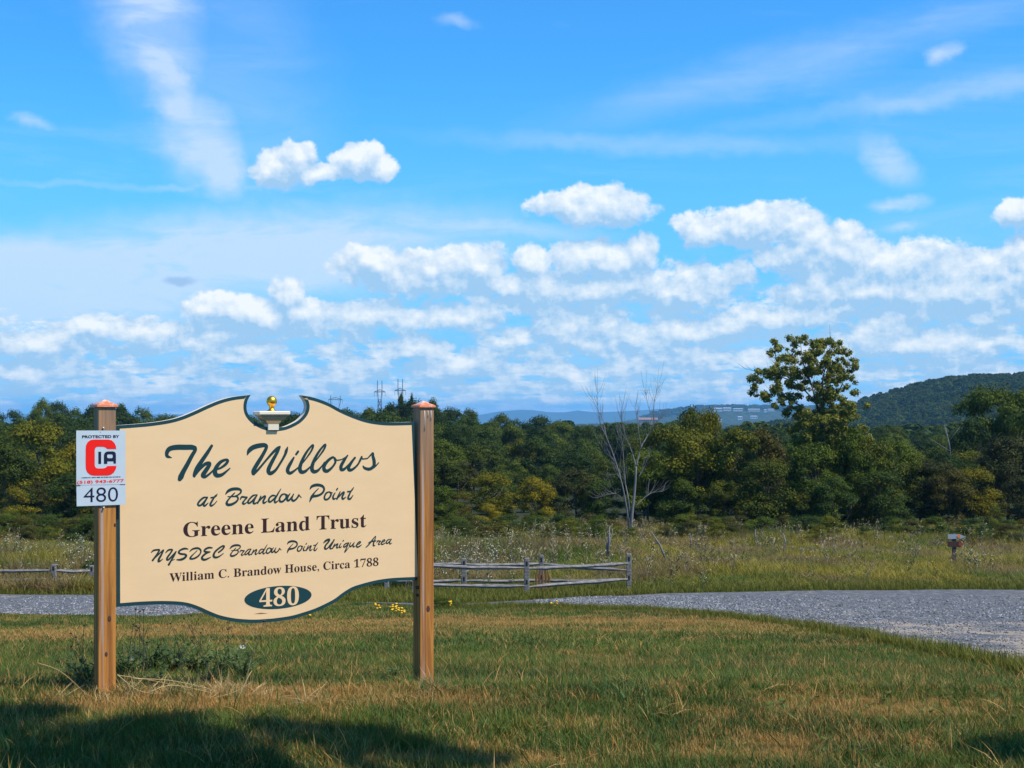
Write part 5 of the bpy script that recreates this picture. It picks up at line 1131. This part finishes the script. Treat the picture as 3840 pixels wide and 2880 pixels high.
xs_, Zs_ = np.array(xs_), np.array(Zs_); scatter('straw_litter', straw_p, np.stack([xs_, Zs_, G(xs_, Zs_)], 1), rng.uniform(0, 6.28, len(xs_)), rng.uniform(.35, .95, len(xs_)), 'dry straw and long grass littered round the post feet', .5, cat='straw')
# longer green grass against the posts and as coarse tufts in the lawn
tall_p = [tuft(330 + s, 22, .15, .05, .003, .7, 3, m_bg) for s in range(3)]
for i, (px, py, s, lab) in enumerate([(2330, 2640, 1.15, 'coarse bright grass tuft in the middle of the lawn'), (2400, 2655, .9, 'coarse grass tuft, right neighbour of the big one'), (2260, 2620, .8, 'coarse grass tuft, left neighbour of the big one'), (2460, 2640, .8, 'coarse grass tuft at the right end of the green patch'), (1600, 2600, .6, 'small grass tuft at the foot of the right sign post'),
                                      (1930, 2410, .9, 'lone grass tuft in the dry strip behind the sign'), (2120, 2400, .8, 'lone grass tuft halfway to the gravel'), (1180, 2560, .8, 'grass tuft below the right part of the board'), (60, 2870, 1., 'grass tuft in the bottom left corner'), (3600, 2800, .8, 'grass tuft in the shade at the lower right'), (2950, 2560, .8, 'pale grass tuft beside the orange dry patch'), (1330, 2870, .9, 'grass tuft at the bottom edge left of the middle')]):
    k = empty('grass_tuft', ground_loc(px, py), lab, 'grass tuft'); add('blades', tall_p[i % 3], k, scl=(s * 1.2, s * 1.2, s), rot=(0, 0, i))
# yellow flowers behind the sign, dock, dark bush
fy = [(1470, 2285, 'yellow flower in the lawn left of the right post, highest one'), (1495, 2290, 'yellow flower in the lawn, rightmost near the right post'), (1505, 2300, 'yellow flower in the lawn, lowest near the right post'), (1482, 2298, 'yellow flower in the lawn, in the middle of its cluster'), (1412, 2282, 'lone yellow flower in the lawn under the board edge'), (1685, 2270, 'yellow flower at the tip of the gravel'), (2078, 2272, 'yellow flower at the gravel edge below the fence'), (1160, 2308, 'yellow flower under the board curve')]
for i, (px, py, lab) in enumerate(fy): stalk(px, py + 14, px + 2, py, lab, 5, m_yellow, .028, m_stem, 4, 80 + i, 'yellow_flower', 'flower')
bsh = empty('dark_bush', ground_loc(1475, 2212), 'dark twiggy bush seen under the right end of the board', 'shrub'); add('crown', crown_mesh(3, dg), bsh, scl=(1.9, 1.2, .75)); add('trunk', TR[0], bsh, scl=(.4, .4, .5))
bsh = empty('dark_bush', ground_loc(350, 2185), 'leafy dark weed bush at the end of the left fence', 'shrub'); add('crown', crown_mesh(3, mg), bsh, scl=(1.3, 1.2, .8)); add('trunk', TR[0], bsh, scl=(.3, .3, .5))
dk = empty('broadleaf_weed', ground_loc(1660, 2282), 'dark broad leaved weed at the tip of the gravel beside the post', 'weed'); add('foliage', crown_mesh(3, dg), dk, scl=(1.0, .6, .28))
dk = empty('rusty_dock', ground_loc(2035, 2226), 'rusty brown dock stalks in front of the back fence post', 'weed')
for k in range(5):
    b = MB().tube([(k * .09 - .2, 0, 0), (k * .1 - .2, 0, .5), (k * .09 - .2 + random.uniform(-.06, .06), 0, .75)], [.02, .035, .015], 5); add('stalk', b.mesh('stalk', m_rust), dk)

# ------------------------------------------------------------------ shade tree standing right of the camera, its crown above the frame
def shade(px, py, h, r, seed, zr=.45):
    X_, Z_ = gpx(px, py); k = h / SUN.z; return Vector((X_ + SUN.x * k, Z_ + SUN.y * k, h + float(G(X_, Z_)))), r
m_shl = LM[mg]
sht = empty('shade_tree', (4.6, 1.0, 0), 'tall tree beside the viewpoint whose shadow falls on the front lawn', 'tree')
b = MB().tube([(0, 0, -.3), (.1, .2, 3), (-.2, .6, 6), (-.8, 1.4, 8.5)], [.28, .22, .17, .09], 10)
blobs = [shade(60, 2830, 7.5, .55, 1), shade(430, 2755, 7.8, .26, 2), shade(-160, 2740, 8., .5, 3), shade(700, 2810, 8.2, .34, 4), shade(1150, 2775, 8., .30, 5), shade(1500, 2830, 7.6, .27, 6), shade(330, 2900, 7.6, .45, 7), shade(820, 2900, 8., .3, 8), shade(3890, 2840, 8., .36, 10), shade(1750, 2860, 8.2, .18, 11), shade(1000, 2735, 8.6, .16, 12), shade(120, 2690, 7.8, .2, 13), shade(650, 2715, 8, .14, 14), shade(1320, 2770, 8, .16, 15)]
pts_, nr_ = [], []
for c_, r_ in blobs:
    q_ = c_ - Vector((4.6, 1.0, 0)); b.tube([(-.2, .6, 6), tuple(q_.lerp(Vector((-.2, .6, 6)), .4) + Vector((0, 0, .1))), tuple(q_)], [.10, .06, .02], 6)
    n = int(560 * r_ * r_) + 46; d = rng.normal(0, 1, (n, 3)); d /= np.linalg.norm(d, axis=1, keepdims=True); pts_.append(np.array(q_) + d * r_ * (rng.random(n) ** .4)[:, None] * np.array([1, 1, .6])); nr_.append(rng.normal(0, 1, (n, 3)) + np.array([0, 0, 1.2]))
add('trunk', b.mesh('trunk', m_bark, True), sht)
V, Fq = quads(np.concatenate(pts_), np.concatenate(nr_), .085, .8); add('crown', mesh('crown', V, Fq, m_shl), sht)

# ------------------------------------------------------------------ air
m_h = bpy.data.materials.new('haze'); m_h.use_nodes = True; g = N(m_h.node_tree)
g.n.remove(g.n['Principled BSDF']); pv = g.new('ShaderNodeVolumePrincipled')
pv.inputs['Color'].default_value = (.24, .62, 1, 1); pv.inputs['Density'].default_value = 7.5e-5; pv.inputs['Anisotropy'].default_value = .0
g.l.new(pv.outputs[0], g.n['Material Output'].inputs['Volume'])
zlo, zhi = -166., 75.
hb = add('haze', MB().box(-20500, 20500, -150, 20200, zlo, zhi).mesh('haze', m_h)); tag(hb, 'thin blue summer haze filling the air', 'haze', kind='stuff')
byl = {}
for o in scene.objects:
    if o.parent is None and 'label' in o.keys() and o.name.split('.')[0] in ('tree', 'shrub'): byl.setdefault(o['label'], []).append(o)
for lab, os_ in byl.items():
    if len(os_) > 1:
        os_.sort(key=lambda o: o.location.x / o.location.y); n = len(os_)
        names = {2: ['left one', 'right one'], 3: ['left one', 'middle one', 'right one']}.get(n) or ['leftmost', 'second from left', 'third from left', 'fourth from left', 'fifth from left', 'sixth from left', 'seventh from left', 'eighth from left', 'ninth from left'][:n - 1] + ['rightmost']
        for o, t in zip(os_, names): o['label'] = lab + ', ' + t
print('objects', len(scene.objects), 'tris', sum(len(o.data.polygons) for o in scene.objects if o.type == 'MESH'))
